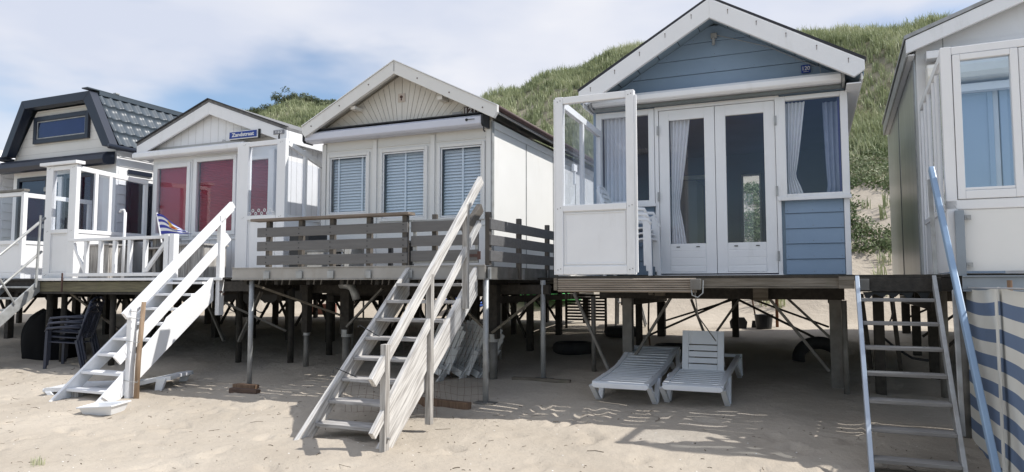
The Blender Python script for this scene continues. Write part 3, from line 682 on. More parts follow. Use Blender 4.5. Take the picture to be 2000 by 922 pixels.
# ================= hut 121 (cream gable, pale blue shutters)
H = thing('beach_hut', 'cream beach hut numbered 121 with a fan boarded gable and pale blue shutters', 'beach hut', (-5.33, 8.5, 1.5))
xl, xr, yf, yb = -6.73, -3.94, 8.5, 13.6; xm = -5.34; zr_, ze_ = 4.545, 3.745
kk = (zr_-ze_)/(xm-(-6.91))
wins = [(-6.64, -5.89, 2.40, 3.335), (-5.71, -4.92, 2.30, 3.345), (-4.76, -4.03, 2.28, 3.345)]
part('front_wall', wall_front(xl, xr, 1.5, 3.62, yf, .05, [(a+.04, b-.04, c+.04, d-.04) for a, b, c, d in wins]), WALLPANEL, H, bevel=0)
bt = MB()
for x in (-6.70, -5.80, -4.84, -3.975): bt.box(x-.035, x+.035, yf-.022, yf-.001, 1.5, 3.50)
for a, b in ((-6.66, -5.84), (-5.76, -4.88), (-4.80, -4.02)): bt.box(a, b, yf-.016, yf-.001, 3.385, 3.40).box(a, b, yf-.014, yf-.001, 2.20, 2.23)
part('front_battens', bt, WALLPANEL, H)
for a, b, c, d in wins:
    f = window(H, a, b, c, d, yf-.028, m=WALLPANEL, w=.045, depth=.058)
    part('inner_frame', frame(MB(), a+.05, b-.05, c+.05, d-.05, yf-.012, yf-.003, .02), WHITE, f)
    sl = MB(); z = c+.06
    while z < d-.06:
        sl.hexa([(a+.07, yf+.055, z-.012), (b-.07, yf+.055, z-.012), (b-.07, yf+.060, z-.014), (a+.07, yf+.060, z-.014)],
                [(a+.07, yf+.085, z+.030), (b-.07, yf+.085, z+.030), (b-.07, yf+.090, z+.028), (a+.07, yf+.090, z+.028)]); z += .043
    nst = 3; 
    for q in (.22, .78) if a < -6 else (.5,): sl.box(a+(b-a)*q-.014, a+(b-a)*q+.014, yf+.046, yf+.058, c+.04, d-.04)
    part('shutter', sl, SHUTTER, f, bevel=0)
for a_ in (-1, 1):
    xe_ = xm+a_*1.555; pts = [(xm, zr_-.045), (xe_, ze_-.045), (xe_, ze_-.075), (xm, zr_-.075)]
    part('soffit', MB().prism(pts if a_ > 0 else pts[::-1], 8.279, yb-.01), OFFWHITE, H, bevel=0)
# gable with boards fanning from the ridge
part('gable_backing', MB().prism([(xl, 3.622), (xr, 3.622), (xr, zr_-.10-kk*abs(xr-xm)), (xm, zr_-.10), (xl, zr_-.10-kk*abs(xl-xm))], yf-.01, yf+.05), mat('gable_gap', (.42, .38, .32), .8), H, bevel=0)
fan = MB(); y0, y1 = yf-.026, yf-.0115; zb, zf = 3.66, 3.02
def ray_top(t):      # t = tan of the angle from the vertical, boards radiate from a point below the gable
    k = (zr_-.13-zf)/(1+kk*abs(t)); return (xm+t*k, zf+k)
angs = np.radians(np.concatenate([np.linspace(-64, -6, 14), np.linspace(6, 64, 14)])); angs = np.sort(np.concatenate([angs, [0.0]]))
for i in range(len(angs)-1):
    ta, tb = math.tan(angs[i]), math.tan(angs[i+1]); da = .003
    A0, B0 = (xm+ta*(zb-zf)+da, zb), (xm+tb*(zb-zf)-da, zb); A1, B1 = ray_top(ta), ray_top(tb)
    if A1[1] <= zb+.01 or B1[1] <= zb+.01: continue
    fan.prism([A0, B0, (B1[0]-da, B1[1]), (A1[0]+da, A1[1])], y0, y1)
part('gable_boards', fan, CREAM, H, bevel=.002)
for xs_ in (xr-.05, xl): part('side_wall', MB().box(xs_, xs_+.05, yf+.051, yb, 1.5, 3.60), WALLPANEL, H, bevel=0)
bb = MB()
for y in (9.75, 10.95, 12.15, 13.3): bb.box(xr+.001, xr+.006, y-.012, y+.012, 1.5, 3.59)
bb.box(xr+.001, xr+.02, yf-.02, yf+.05, 1.5, 3.60)
part('wall_joint_strips', bb, GALV, H, bevel=0)
part('side_top_board', MB().box(xr+.001, xr+.016, yf+.052, yb, 3.52, 3.62), WALLPANEL, H)
part('rear_wall', MB().box(xl, xr, yb+.001, yb+.05, 1.5, 3.60), WALLPANEL, H, bevel=0)
part('rear_gable', MB().prism([(xl, 3.602), (xr, 3.602), (xr, zr_-.1-kk*abs(xr-xm)), (xm, zr_-.1), (xl, zr_-.1-kk*abs(xl-xm))], yb, yb+.05), WALLPANEL, H, bevel=0)
part('floor', MB().box(xl+.052, xr-.052, yf+.052, yb, 1.43, 1.502), DARKBEAM, H, bevel=0)
part('ceiling', MB().box(xl+.052, xr-.052, yf+.1, yb, 3.54, 3.59), INTERIORL, H, bevel=0)
roof_pair(H, -6.91, xm, -3.77, ze_+.012, zr_+.012, 8.28, 13.8, .05, ROOFGREY)
barge(H, -6.91, xm+.02, -3.73, ze_-.008, zr_-.008, .185, 8.22, 8.277, OFFWHITE, cut=.05)
part('ridge_joint_cover', MB().box(xm+.016, xm+.024, 8.214, 8.2195, zr_-.16, zr_-.03), GALV, H, bevel=0)
rf = MB()
for a in (-6.91, -3.73): rf.prism([(a, ze_+.006), (xm+.02, zr_+.006), (xm+.02, zr_-.006), (a, ze_-.006)] if a < xm else [(xm+.02, zr_+.006), (a, ze_+.006), (a, ze_-.006), (xm+.02, zr_-.006)], 8.205, 8.278)
part('rake_capping', rf, WHITE, H, bevel=0)
part('gutter', MB().tube([(-3.745, 8.29, ze_-.02), (-3.745, 13.8, ze_-.02)], .035, 10), RUST, H, bevel=0, smooth=True)
for x in (-6.05, -4.62):
    z = zr_-.21-kk*abs(x-xm); part('purlin_end', MB().box(x-.04, x+.04, 8.28, yf-.012, z-.045, z+.005), CREAM, H)
for s_ in (-1, 1):
    for k in range(3):
        x = xm+s_*(.4+.5*k); z = zr_-.10-kk*abs(x-xm); part('board_screw', MB().tube([(x, 8.219, z), (x, 8.214, z)], .01, 8), RUSTIRON, H, bevel=0)
A = part('awning_cassette', MB().prismx([(8.46, 3.51), (8.30, 3.515), (8.27, 3.54), (8.27, 3.63), (8.32, 3.665), (8.46, 3.68)], -6.90, -3.985), AWNING, H, bevel=.01)
for x in (-6.93, -3.983): part('awning_end_cap', MB().prismx([(8.475, 3.50), (8.29, 3.50), (8.255, 3.53), (8.255, 3.645), (8.31, 3.685), (8.475, 3.70)], x, x+.028), BLACK, A)
part('awning_rain_strip', MB().box(-6.90, -3.98, 8.30, 8.46, 3.683, 3.70), BLACK, A)
part('awning_crank_eye', MB().tube([(-4.20, 8.268, 3.60), (-4.20, 8.262, 3.60)], .02, 10).box(-4.19, -4.08, 8.258, 8.266, 3.597, 3.603), BLACK, A, bevel=0)
part('awning_hook', MB().tube([(-3.96, 8.30, 3.50), (-3.96, 8.30, 3.46), (-3.955, 8.28, 3.445), (-3.945, 8.30, 3.43), (-3.96, 8.32, 3.435)], .01, 6), BLACK, A, bevel=0)
s1 = part('number_plate', MB().box(-4.335, -4.145, yf-.045, yf-.03, 3.72, 3.83), mat('brown_plate', (.07, .035, .03), .5), H, bevel=.003)
text('number', '121', .105, -4.24, 3.775, yf-.046, SIGNWHITE, s1, width=.145, bold=.002)
part('small_plate', MB().box(-4.52, -4.37, yf-.04, yf-.028, 3.735, 3.775), SIGNGREY, H, bevel=.002)
e = part('gable_plaque', MB().box(-5.40, -5.285, yf-.04, yf-.028, 4.01, 4.13), mat('plaque', (.6, .52, .45), .6), H, bevel=.003)
part('plaque_ornament', MB().tube([(-5.343, yf-.041, 4.08), (-5.343, yf-.05, 4.08)], .022, 10).box(-5.352, -5.334, yf-.046, yf-.0405, 4.03, 4.055), RUSTIRON, e, bevel=0)
# terrace of 121
P = thing('terrace_deck', 'wide deck with a grey metal edge profile in front of the cream hut', 'terrace', (-5.07, 6.9, 1.49), 'terrace decks on posts')
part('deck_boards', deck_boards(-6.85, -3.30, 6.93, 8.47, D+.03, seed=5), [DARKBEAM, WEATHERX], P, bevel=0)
part('side_deck_and_shade_boards', deck_boards(-3.92, -2.50, 8.49, 13.0, D+.0, seed=6, wmin=.14), [DARKBEAM, WEATHERX], P, bevel=0)  # extended back unseen across the gap to keep skylight off the sand
j = MB()
for x in np.arange(-6.7, -3.3, .5): j.box(x-.025, x+.025, 6.95, 8.46, D-.09, D+.004)
part('joists', j, DARKBEAM, P, bevel=0)
ed = MB().box(-6.875, -3.275, 6.90, 6.925, D-.02, D+.115); ed.box(-6.875, -3.275, 6.885, 6.925, D-.032, D-.022).box(-6.875, -3.275, 6.885, 6.925, D+.117, D+.127)
part('edge_profile', ed, mat('grey_edge_profile', (.42, .40, .37), .55, (.33, .31, .28), 4, dirt=(.22, .18, .13), dscale=3), P, bevel=.002)
ed = MB().box(-3.298, -3.275, 6.927, 9.3, D-.02, D+.115); ed.box(-3.298, -3.262, 6.927, 9.3, D-.032, D-.022)
part('side_profile', ed, GALVDARK, P, bevel=.002)
br_ = MB()
for x in (-6.29, -5.78, -5.31, -4.78, -4.22): br_.box(x-.045, x+.045, 6.872, 6.884, D-.015, D+.075)
part('post_brackets', br_, GALV, P, bevel=.002)
for y in (6.98, 7.95, 8.85): part('side_bracket', MB().box(-3.26, -3.25, y-.04, y+.04, D-.03, D+.10), GALV, P, bevel=.002)
part('cross_beam', MB().box(-6.85, -3.0, 8.17, 8.25, D-.21, D-.092), DARKBEAM, P)
for x, y, w in ((-6.59, 6.95, .05), (-3.285, 6.95, .052), (-3.09, 8.2, .052)):
    po = tpost(P, x, y, D-.035, w*.62, GALV)
    g = gz(x, y); part('foot_plate', MB().box(x-.12, x+.12, y-.07, y+.07, g-.02, g+.012), GALVDARK, po, bevel=.002)
part('top_cap', MB().box(-3.32, -3.25, 6.93, 6.98, D-.034, D-.02), GALV, P)
for x, y, w in ((-5.965, 8.1, .075), (-3.72, 8.1, .07), (-6.65, 8.1, .05)):
    po = tpost(P, x, y, .78, w*.75, GALVDARK); pu = part('upper_post', MB().box(x-w, x+w, y-.055, y+.055, .72, D-.093), DARKBEAM, P, bevel=.004)
    part('clamp', MB().tube([(x, y, .68), (x, y, .78)], w*.95, 14), GALV, po, bevel=0)
tpost(P, -6.95, 9.0, 1.35, .05, DARKBEAM)
brace(P, (-6.72, 7.0, 1.43), (-5.99, 8.0, .98), .045, OLDBEAM); brace(P, (-5.92, 8.05, .82), (-5.35, 8.05, 1.35), .045); brace(P, (-4.28, 8.0, 1.25), (-3.75, 8.0, .82), .05, OLDBEAM); brace(P, (-3.70, 8.0, .80), (-3.02, 8.3, 1.38), .05, OLDBEAM)
part('drain_elbow', MB().tube([(-5.92, 7.9, 1.40), (-5.82, 7.9, 1.40), (-5.74, 7.9, 1.37), (-5.70, 7.9, 1.30), (-5.66, 7.9, 1.20)], .055, 12), GALV, P, bevel=0, smooth=True)
rear_struct(H, xl, xr, 8.6, 13.5, seed=8, rowsY=(10.1, 11.6, 13.2), cols=4, zt=1.24)
# fence of 121
F = thing('terrace_fence', 'grey board fence with three wide planks and a brown top shelf', 'fence', (-5.3, 6.88, D))
for k, (x0, x1, dz) in enumerate(((-6.44, -4.235, 0),)):
    for q, z0 in enumerate((1.645, 1.82, 1.995)):
        part('rail_plank', MB().box(x0-.0*q, x1, 6.862-.001*q, 6.882-.001*q, z0, z0+.118), COMPOSITE, F)
for x in (-6.29, -5.78, -5.31, -4.78, -4.29): part('fence_post', MB().box(x-.03, x+.03, 6.8855, 6.9465, D+.13, 2.19) if True else 0, COMPDARK, F)
part('top_shelf', MB().box(-6.50, -4.19, 6.80, 6.96, 2.193, 2.225), mat('worn_shelf', (.25, .205, .165), .75, (.15, .12, .095), 6, (.6, 6, 6), bump=.5), F)
sc = MB()
for x in (-6.29, -5.78, -5.31, -4.78, -4.29):
    for z0 in (1.645, 1.82, 1.995):
        for dz in (.03, .09): sc.tube([(x, 6.861, z0+dz), (x, 6.856, z0+dz)], .007, 6)
part('screws', sc, BLACK, F, bevel=0)
F = thing('terrace_gate', 'low grey plank gate in the terrace fence behind the weathered stairs', 'gate', (-3.8, 6.9, D))
for z0 in (1.665, 1.835, 2.0): part('gate_plank', MB().box(-4.215, -3.36, 6.905, 6.925, z0, z0+.12), COMPOSITE, F)
part('gate_frame', frame(MB(), -4.20, -3.37, 1.64, 2.14, 6.927, 6.955, .04), GALV, F)
part('gate_post', MB().box(-3.97, -3.91, 6.957, 7.0, 1.63, 2.20), COMPDARK, F)
for z0 in (1.72, 2.06): part('hinge', MB().box(-3.55, -3.33, 6.893, 6.903, z0-.015, z0+.015).box(-3.36, -3.32, 6.885, 6.893, z0-.045, z0+.045), RUSTIRON, F, bevel=.002)
F = thing('side_fence', 'grey plank fence running back along the right side of the cream hut terrace', 'fence', (-3.27, 8.0, D))
for q, z0 in enumerate((1.655, 1.83, 2.005)):
    part('rail_plank', MB().box(-3.245, -3.225, 6.95, 7.78, z0, z0+.118), COMPOSITE, F)
    part('rail_plank', MB().box(-3.245, -3.225, 7.80, 9.25, z0, z0+.118), COMPOSITE, F)
for y in (6.985, 7.86, 8.85): part('fence_post', MB().box(-3.30, -3.246, y-.03, y+.03, D-.02 if y > 7 else D+.12, 2.20), COMPDARK, F)
# things on the terrace of 121
tb = thing('terrace_table', 'low dark slatted table behind the grey fence', 'table', (-5.3, 7.7, D+.03))
part('table_top', MB().box(-5.75, -4.85, 7.5, 8.1, D+.46, D+.49), BLACK, tb)
for x in (-5.7, -4.9):
    for y in (7.55, 8.05): part('leg', MB().box(x-.025, x+.025, y-.025, y+.025, D+.03, D+.459), BLACK, tb)
cr = MB()
for k in range(7): cr.box(-6.05, -5.45, 7.30, 7.32, D+.05+k*.055, D+.08+k*.055)
cr.box(-6.06, -6.03, 7.325, 7.75, D+.035, D+.45).box(-5.47, -5.44, 7.325, 7.75, D+.035, D+.45)
solo('slatted_crate', cr, GALV, 'pale slatted crate standing behind the grey fence', 'crate', (-5.75, 7.5, D+.03))
bx = MB().box(-6.7, -6.35, 7.75, 8.15, D+.032, D+.62)
solo('storage_cabinet', bx, BLACK, 'narrow black cabinet at the left end of the cream hut terrace', 'cabinet', (-6.5, 7.9, D+.03), bevel=.015)

# ================= hut 122 (white, maroon blinds)
H = thing('beach_hut', 'white beach hut with maroon window blinds and a blue street name sign on its gable', 'beach hut', (-9.2, 8.8, 1.5))
xl, xr, yf, yb = -10.66, -7.72, 8.8, 13.4; xm = -9.25; zr_, ze_ = 4.49, 3.87
XL, XR = -10.92, -7.58; kL = (zr_-ze_)/(xm-XL); kR = (zr_-ze_)/(XR-xm)
wins = [(-10.60, -9.75, 2.22, 3.50, MAROON), (-9.66, -8.72, 2.22, 3.55, MAROON), (-8.62, -7.95, 2.22, 3.50, MAROON)]
part('front_wall', wall_front(xl, xr, 1.5, 3.72, yf, .05, [(a+.05, b-.05, c+.05, d-.05) for a, b, c, d, _ in wins]), WHITE, H, bevel=0)
for a, b, c, d, m_ in wins:
    f = window(H, a, b, c, d, yf-.03, w=.075 if a < -10 else .065, wb=.07, depth=.06)
    bl = MB(); z = c+.06
    if a < -10: bl.box(a+.06, b-.06, yf+.055, yf+.06, c+.05, d-.05)
    else:
        while z < d-.06: bl.prismx([(yf+.055, z), (yf+.065, z+.012), (yf+.055, z+.024), (yf+.069, z+.012)], a+.055, b-.055); z += .026
        bl.box(a+.055, b-.055, yf+.071, yf+.074, c+.05, d-.05)
    part('blind', bl, MAROON, f, bevel=0)
    part('window_trim', frame(MB(), a-.03, b+.03, c-.03, d+.03, yf-.012, yf-.001, .029), WHITE, f)
vt = MB()
for x in np.arange(xl+.1, xr, .16): vt.box(x-.003, x+.003, yf-.003, yf-.0005, 1.52, 2.18)
part('board_joints', vt, GREYLINE, H, bevel=0)
part('skirting', MB().box(xl, xr, yf-.02, yf-.001, 2.15, 2.185).box(xl, xr, yf-.02, yf-.001, 1.5, 1.53), WHITE, H)
zi = lambda x: zr_-.10-(kL if x < xm else kR)*abs(x-xm)
part('gable_panel', MB().prism([(xl, 3.722), (xr, 3.722), (xr, zi(xr)), (xm, zi(xm)), (xl, zi(xl))], yf-.01, yf+.05), WHITE, H, bevel=0)
gr = MB()
for x in np.arange(xl+.15, xr-.1, .17): gr.box(x-.0025, x+.0025, yf-.0125, yf-.0105, 3.80, zi(x)-.02)
part('gable_joints', gr, GREYLINE, H, bevel=0)
part('gable_foot_board', MB().box(xl+.05, xr, yf-.03, yf-.0115, 3.735, 3.795), mat('grey_trim', (.5, .49, .47), .7), H)
for x in (xl, xr-.05): part('side_wall', MB().box(x, x+.05, yf+.051, yb, 1.5, 3.80), WHITE, H, bevel=0)
vt = MB()
for y in np.arange(yf+.15, yb, .13): vt.box(xr+.0005, xr+.003, y-.0022, y+.0022, 1.52, 3.70)
part('side_board_joints', vt, GREYLINE, H, bevel=0)
part('rear_wall', MB().box(xl, xr, yb+.001, yb+.05, 1.5, 3.72), WHITE, H, bevel=0)
part('rear_gable', MB().prism([(xl, 3.722), (xr, 3.722), (xr, zi(xr)), (xm, zi(xm)), (xl, zi(xl))], yb, yb+.05), WHITE, H, bevel=0)
part('floor', MB().box(xl+.052, xr-.052, yf+.052, yb, 1.43, 1.502), DARKBEAM, H, bevel=0)
part('ceiling', MB().box(xl+.052, xr-.052, yf+.1, yb, 3.66, 3.70), INTERIORL, H, bevel=0)
roof_pair(H, XL, xm, XR, ze_+.02, zr_+.02, 8.66, 13.6, .05, ROOFGREY)
barge(H, XL, xm, XR, ze_-.032, zr_-.032, .20, 8.66, 8.70, WHITE)
for s_, n_ in ((XL, 0), (XR, 1)):
    pts = [(s_, ze_+.035), (xm, zr_+.035), (xm, zr_+.018), (s_, ze_+.018)]
    part('rake_edge', MB().prism(pts if s_ < xm else pts[::-1], 8.63, 8.70), ROOFDARK, H, bevel=0)
part('eave_board', MB().box(XR-.02, XR, 8.705, 13.6, ze_-.22, ze_-.032), WHITE, H)
part('eave_board', MB().box(XL, XL+.02, 8.705, 13.6, ze_-.22, ze_-.032), WHITE, H)
part('soffit_board', MB().box(xr+.002, XR-.022, 8.71, 13.6, ze_-.20, ze_-.18), WHITE, H)
A = part('awning_cassette', MB().prismx([(8.76, 3.60), (8.62, 3.60), (8.59, 3.62), (8.59, 3.69), (8.63, 3.72), (8.76, 3.73)], -10.95, -8.42), WHITE, H, bevel=.01)
s1 = part('street_sign', MB().box(-8.745, -8.14, 8.625, 8.645, 3.765, 3.90), SIGNWHITE, H, bevel=.006)
part('sign_backing', MB().box(-8.735, -8.105, 8.646, 8.658, 3.755, 3.905), BLACK, s1, bevel=.003)
part('sign_face', MB().box(-8.73, -8.155, 8.621, 8.6245, 3.78, 3.886), SIGNBLUE, s1, bevel=0)
text('sign_lettering', 'Zandstraat', .085, -8.443, 3.834, 8.620, SIGNWHITE, s1, width=.47, bold=.0022)
s2 = part('number_plate', MB().box(-7.835, -7.625, 8.645, 8.658, 3.785, 3.85), mat('grey_plate', (.25, .25, .27), .5), H, bevel=.002)
text('number', '122', .05, -7.73, 3.817, 8.644, SIGNWHITE, s2, width=.13, bold=.001)
br_ = MB().tube([(-7.70, 8.64, 3.70), (-7.70, 8.64, 3.38)], .012, 6).tube([(-7.70, 8.62, 3.68), (-7.55, 8.45, 3.70), (-7.40, 8.30, 3.685)], .010, 6).tube([(-7.70, 8.62, 3.45), (-7.66, 8.58, 3.56), (-7.57, 8.48, 3.65), (-7.46, 8.36, 3.68)], .008, 6).tube([(-7.40, 8.30, 3.69), (-7.40, 8.30, 3.58)], .008, 6)
part('plant_bracket', br_, BLACK, H, bevel=0)
part('screw_hook', MB().tube([(-8.95, 8.75, 3.80), (-8.95, 8.70, 3.80), (-8.95, 8.70, 3.77)], .007, 6), GALV, H, bevel=0)
# terrace of 122
P = thing('terrace_deck', 'deck with an old green stained timber beam in front of the hut with maroon blinds', 'terrace', (-9.2, 7.3, D), 'terrace decks on posts')
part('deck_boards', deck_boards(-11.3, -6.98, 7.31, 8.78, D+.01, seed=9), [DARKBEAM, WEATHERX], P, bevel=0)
part('gap_shade_boards', deck_boards(-7.70, -6.76, 8.82, 13.2, D+.005, seed=41, wmin=.14), [DARKBEAM, WEATHERX], P, bevel=0)  # added out of view, covers the gap so less skylight gets under the huts
part('gap_shade_boards', deck_boards(-11.40, -10.70, 8.82, 13.0, D+.005, seed=42, wmin=.14), [DARKBEAM, WEATHERX], P, bevel=0)  # likewise added over the left gap to shut out skylight
mossy = mat('mossy_beam', (.20, .18, .11), .85, (.10, .09, .06), 5, (.7, 3, 9), bump=.5, dirt=(.15, .17, .06), dscale=2)
part('front_beam', MB().box(-11.3, -8.42, 7.33, 7.40, D-.20, D-.045), mossy, P)
part('lower_strip', MB().box(-11.3, -8.42, 7.325, 7.42, D-.235, D-.205), DARKBEAM, P)
part('front_beam', MB().box(-7.45, -6.98, 7.33, 7.40, D-.18, D-.045), DARKBEAM, P)
part('edge_strip', MB().box(-11.3, -7.45, 7.29, 7.308, D-.03, D+.01), WHITE, P)
part('metal_strap', MB().box(-10.72, -10.70, 7.27, 7.288, D-.2, D+.09), RUSTIRON, P, bevel=0)
j = MB()
for x in np.arange(-11.1, -7.0, .55): j.box(x-.025, x+.025, 7.41, 8.75, D-.15, D-.016)
part('joists', j, DARKBEAM, P, bevel=0)
for x, y in ((-11.1, 7.6), (-9.9, 7.55), (-8.0, 8.2), (-7.1, 8.3), (-11.0, 9.2)): tpost(P, x, y, D-.152, .045, DARKBEAM)
brace(P, (-10.95, 7.5, 1.33), (-9.95, 7.9, .55), .045, OLDBEAM); brace(P, (-10.7, 8.9, 1.2), (-11.0, 8.9, .45)); brace(P, (-9.2, 8.6, 1.3), (-8.7, 8.6, .5)); brace(P, (-7.9, 8.1, .55), (-7.4, 8.0, 1.3))
brace(P, (-7.75, 7.5, 1.2), (-7.15, 8.25, .72))
rear_struct(H, xl, xr, 8.9, 13.3, seed=12, rowsY=(10.2, 11.8, 13.1), cols=4, zt=1.24)
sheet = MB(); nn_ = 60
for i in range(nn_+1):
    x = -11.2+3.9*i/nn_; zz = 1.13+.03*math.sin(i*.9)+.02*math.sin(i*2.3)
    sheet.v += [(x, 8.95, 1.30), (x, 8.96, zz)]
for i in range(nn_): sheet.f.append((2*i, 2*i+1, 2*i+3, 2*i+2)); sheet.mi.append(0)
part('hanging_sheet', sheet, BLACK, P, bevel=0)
# windscreens of 122
screen('narrow white windscreen with flat cap at the left end of the deck with the table', (-11.1, 7.45, D), -11.46, -10.72, 7.45, -10.745, 8.76, 3.32, 2.25, 3.25, mull=[7.80, 8.05], pw=.17)
cap = bpy.data.objects['windscreen.001'] if 'windscreen.001' in bpy.data.objects else T
part('top_cap', MB().box(-11.56, -10.68, 7.40, 7.56, 3.325, 3.375), WHITE, cap)
T = screen('white windscreen with a row of white shells on its glass beside the maroon window', (-7.4, 7.95, D), -7.82, -6.97, 7.95, -6.985, 8.80, 3.52, 2.38, 3.30, mull=[8.40], pw=.16)
rg = MB()
for k in range(9):
    x = -7.60+k*.055; z = 2.44+(.045 if k % 2 else 0)
    rg.tube([(x+.020*math.cos(a), 7.94, z+.020*math.sin(a)) for a in np.linspace(0, 6.28, 11)], .006, 5, caps=False)
part('shell_string', rg, SIGNWHITE, T, bevel=0)
part('left_jamb', MB().box(-7.90, -7.825, 7.97, 8.02, D+.01, 3.50).box(-8.02, -7.905, 8.75, 8.795, 1.5, 3.58), WHITE, T)
# balustrade of 122
F = thing('terrace_railing', 'white wooden railing with slanted end struts before the weathered picnic boxes', 'railing', (-9.5, 7.3, D))
part('top_rail', MB().box(-10.66, -8.50, 7.30, 7.36, 2.065, 2.11), WHITE, F)
part('bottom_rail', MB().box(-10.66, -8.50, 7.30, 7.36, 1.525, 1.575), WHITE, F)
for x in (-10.25, -9.93, -9.62, -9.30, -8.98):
    part('baluster', MB().box(x-.03, x+.03, 7.305, 7.355, 1.577, 2.063), WHITE, F)
part('strut', MB().bar((-10.55, 7.33, 2.04), (-10.26, 7.33, 1.60), .045, .05), WHITE, F); part('strut', MB().bar((-8.56, 7.33, 2.02), (-8.96, 7.33, 1.60), .045, .05), WHITE, F)
for x in (-8.52, -8.41): part('newel_post', MB().box(x-.045, x+.045, 7.285, 7.375, D+.012, 2.125), WHITE, F)
# picnic boxes, table, pole, flag
def woodbox(x0, x1, y0, y1, z0, z1, label, cat, open_front=False):
    B = thing('plank_box', label, cat, ((x0+x1)/2, (y0+y1)/2, z0))
    n = max(2, int((x1-x0)/.12)); w = (x1-x0)/n
    for yy in (y0, y1-.02):
        if open_front and yy == y0: continue
        mb = MB()
        for i in range(n): mb.box(x0+i*w+.003, x0+(i+1)*w-.003, yy, yy+.02, z0+.002, z1-.03)
        part('plank_side', mb, WEATHERZ, B, bevel=.002)
    for xx in (x0, x1-.02): part('end_panel', MB().box(xx, xx+.02, y0+.022, y1-.022, z0+.002, z1-.03), WEATHERZ, B, bevel=.002)
    part('seat_top', MB().box(x0-.03, x1+.03, y0-.03, y1+.02, z1-.028, z1), WEATHERX, B)
    return B
zz = D+.012
woodbox(-9.20, -8.55, 8.0, 8.45, zz, 2.03, 'weathered plank box seat right of the open fronted boxes', 'box seat')
woodbox(-9.95, -9.45, 8.1, 8.5, zz, 2.0, 'weathered open plank box standing under the flag pole end of the railing', 'box seat', True)
woodbox(-10.75, -10.25, 7.7, 8.1, zz, 2.05, 'tall pale plank box behind the left strut of the white railing', 'box seat')
tb = thing('picnic_table', 'weathered grey picnic table behind the white railing', 'table', (-10.0, 8.0, zz))
part('table_top', MB().box(-11.2, -9.7, 7.95, 8.6, 2.14, 2.175), WEATHERX, tb)
for x in (-11.05, -9.85): part('leg', MB().box(x-.04, x+.04, 8.2, 8.3, zz, 2.138), WEATHERZ, tb)
pol = thing('water_standpipe', 'slim white standpipe with a bent top behind the white railing', 'pipe', (-9.79, 7.6, zz))
part('pipe', MB().tube([(-9.79, 7.6, zz), (-9.78, 7.6, 2.52)], .022, 10), WHITE_PLASTIC, pol, bevel=0, smooth=True)
part('spout', MB().tube([(-9.78, 7.6, 2.50), (-9.80, 7.59, 2.56), (-9.85, 7.58, 2.555), (-9.87, 7.58, 2.52)], .018, 8), WHITE_PLASTIC, pol, bevel=0, smooth=True)
FL = thing('flag', 'blue and white wavy striped flag with a gold emblem on a short white staff', 'flag', (-8.88, 7.5, 2.12))
part('staff', MB().tube([(-8.86, 7.5, 2.02), (-8.98, 7.5, 2.47)], .012, 8), WHITE, FL, bevel=0)
fl = MB(); nu, nv = 24, 14
def flagp(u, v):   # u along, v 0 bottom..1 top
    top = 2.455-.30*u**1.25*1.0+.02*math.sin(u*7); bot = 2.145+.010*math.sin(u*5)
    x0 = -8.865-.105*v
    return (x0+(.60)*u+.02*v*u, 7.49+.035*math.sin(u*8+v*2)*u, bot+(max(.02, top-bot))*v+.012*math.sin(u*9+1)*(1-abs(2*v-1)))
for j_ in range(nv+1):
    for i in range(nu+1): fl.v.append(flagp(i/nu, j_/nv))
for j_ in range(nv):
    for i in range(nu):
        a = j_*(nu+1)+i; fl.f.append((a, a+1, a+nu+2, a+nu+1)); fl.mi.append(0 if (j_//2) % 2 == 0 else 1)
fo = part('flag_cloth', fl, [FLAGBLUE, FLAGWHITE], FL, bevel=0, smooth=True)
def onflag(pts, m, name, off=.006):
    mb = MB(); n = len(pts)
    c = [flagp(u, v) for u, v in pts]; cen = tuple(sum(q[k] for q in c)/n for k in range(3)); c = [cen]+c
    mb.add([(x, y-off, z) for x, y, z in c], [(0, 1+i, 1+(i+1) % n) for i in range(n)]); part(name, mb, m, fo, bevel=0)
onflag([(.38, .50), (.43, .44), (.56, .42), (.66, .50), (.62, .62), (.52, .74), (.46, .90), (.42, .86), (.39, .95), (.37, .8), (.40, .68)], GOLD, 'emblem_lion')
onflag([(.45, .50), (.58, .47), (.61, .55), (.53, .66), (.47, .60)], RED, 'emblem_shield', .009)
for k, vv in enumerate((.36, .30, .24)):
    onflag([(.42, vv+.03), (.47, vv), (.53, vv-.02), (.60, vv), (.66, vv+.03), (.60, vv+.035), (.53, vv+.012), (.47, vv+.035)], FLAGWHITE if k % 2 == 0 else FLAGBLUE, 'emblem_waves', .008)

# ================= hut 123 (navy gambrel)
H = thing('beach_hut', 'white boarded beach hut numbered 123 with navy trim and a grey metal tiled barn roof', 'beach hut', (-12.9, 8.7, 1.5))
xl, xr, yf, yb = -14.35, -11.47, 8.7, 13.2
ox = [(-14.40, 3.845), (-13.84, 4.905), (-11.94, 4.905), (-11.32, 3.845)]
cx = -12.91
ctr = [(xl, 3.80), (xr, 3.80), (-12.10, 4.74), (-13.72, 4.74)]
holes = [(-14.2, -12.0, 1.515, 3.47)]
part('front_wall', wall_front(xl, xr, 1.5, 3.80, yf, .05, holes), WHITE, H, bevel=0)
rows = []
z = 3.80
while z < 4.72:
    z1 = min(z+.17, 4.72); fl_ = lambda q: (xl+(q-3.80)*(.63/.94), xr-(q-3.80)*(.63/.94))
    (a0, b0), (a1, b1) = fl_(z), fl_(z1)
    if z1 <= 4.08 or z >= 4.62: rows.append((z, z1, [(a0, a1, b0, b1)]))
    else: rows.append((z, z1, [(a0, a1, -13.72, -13.72), (-12.17, -12.17, b0, b1)]))
    z = z1
part('gable_backing', MB().prism(ctr, yf-.005, yf+.05), WHITE, H, bevel=0)
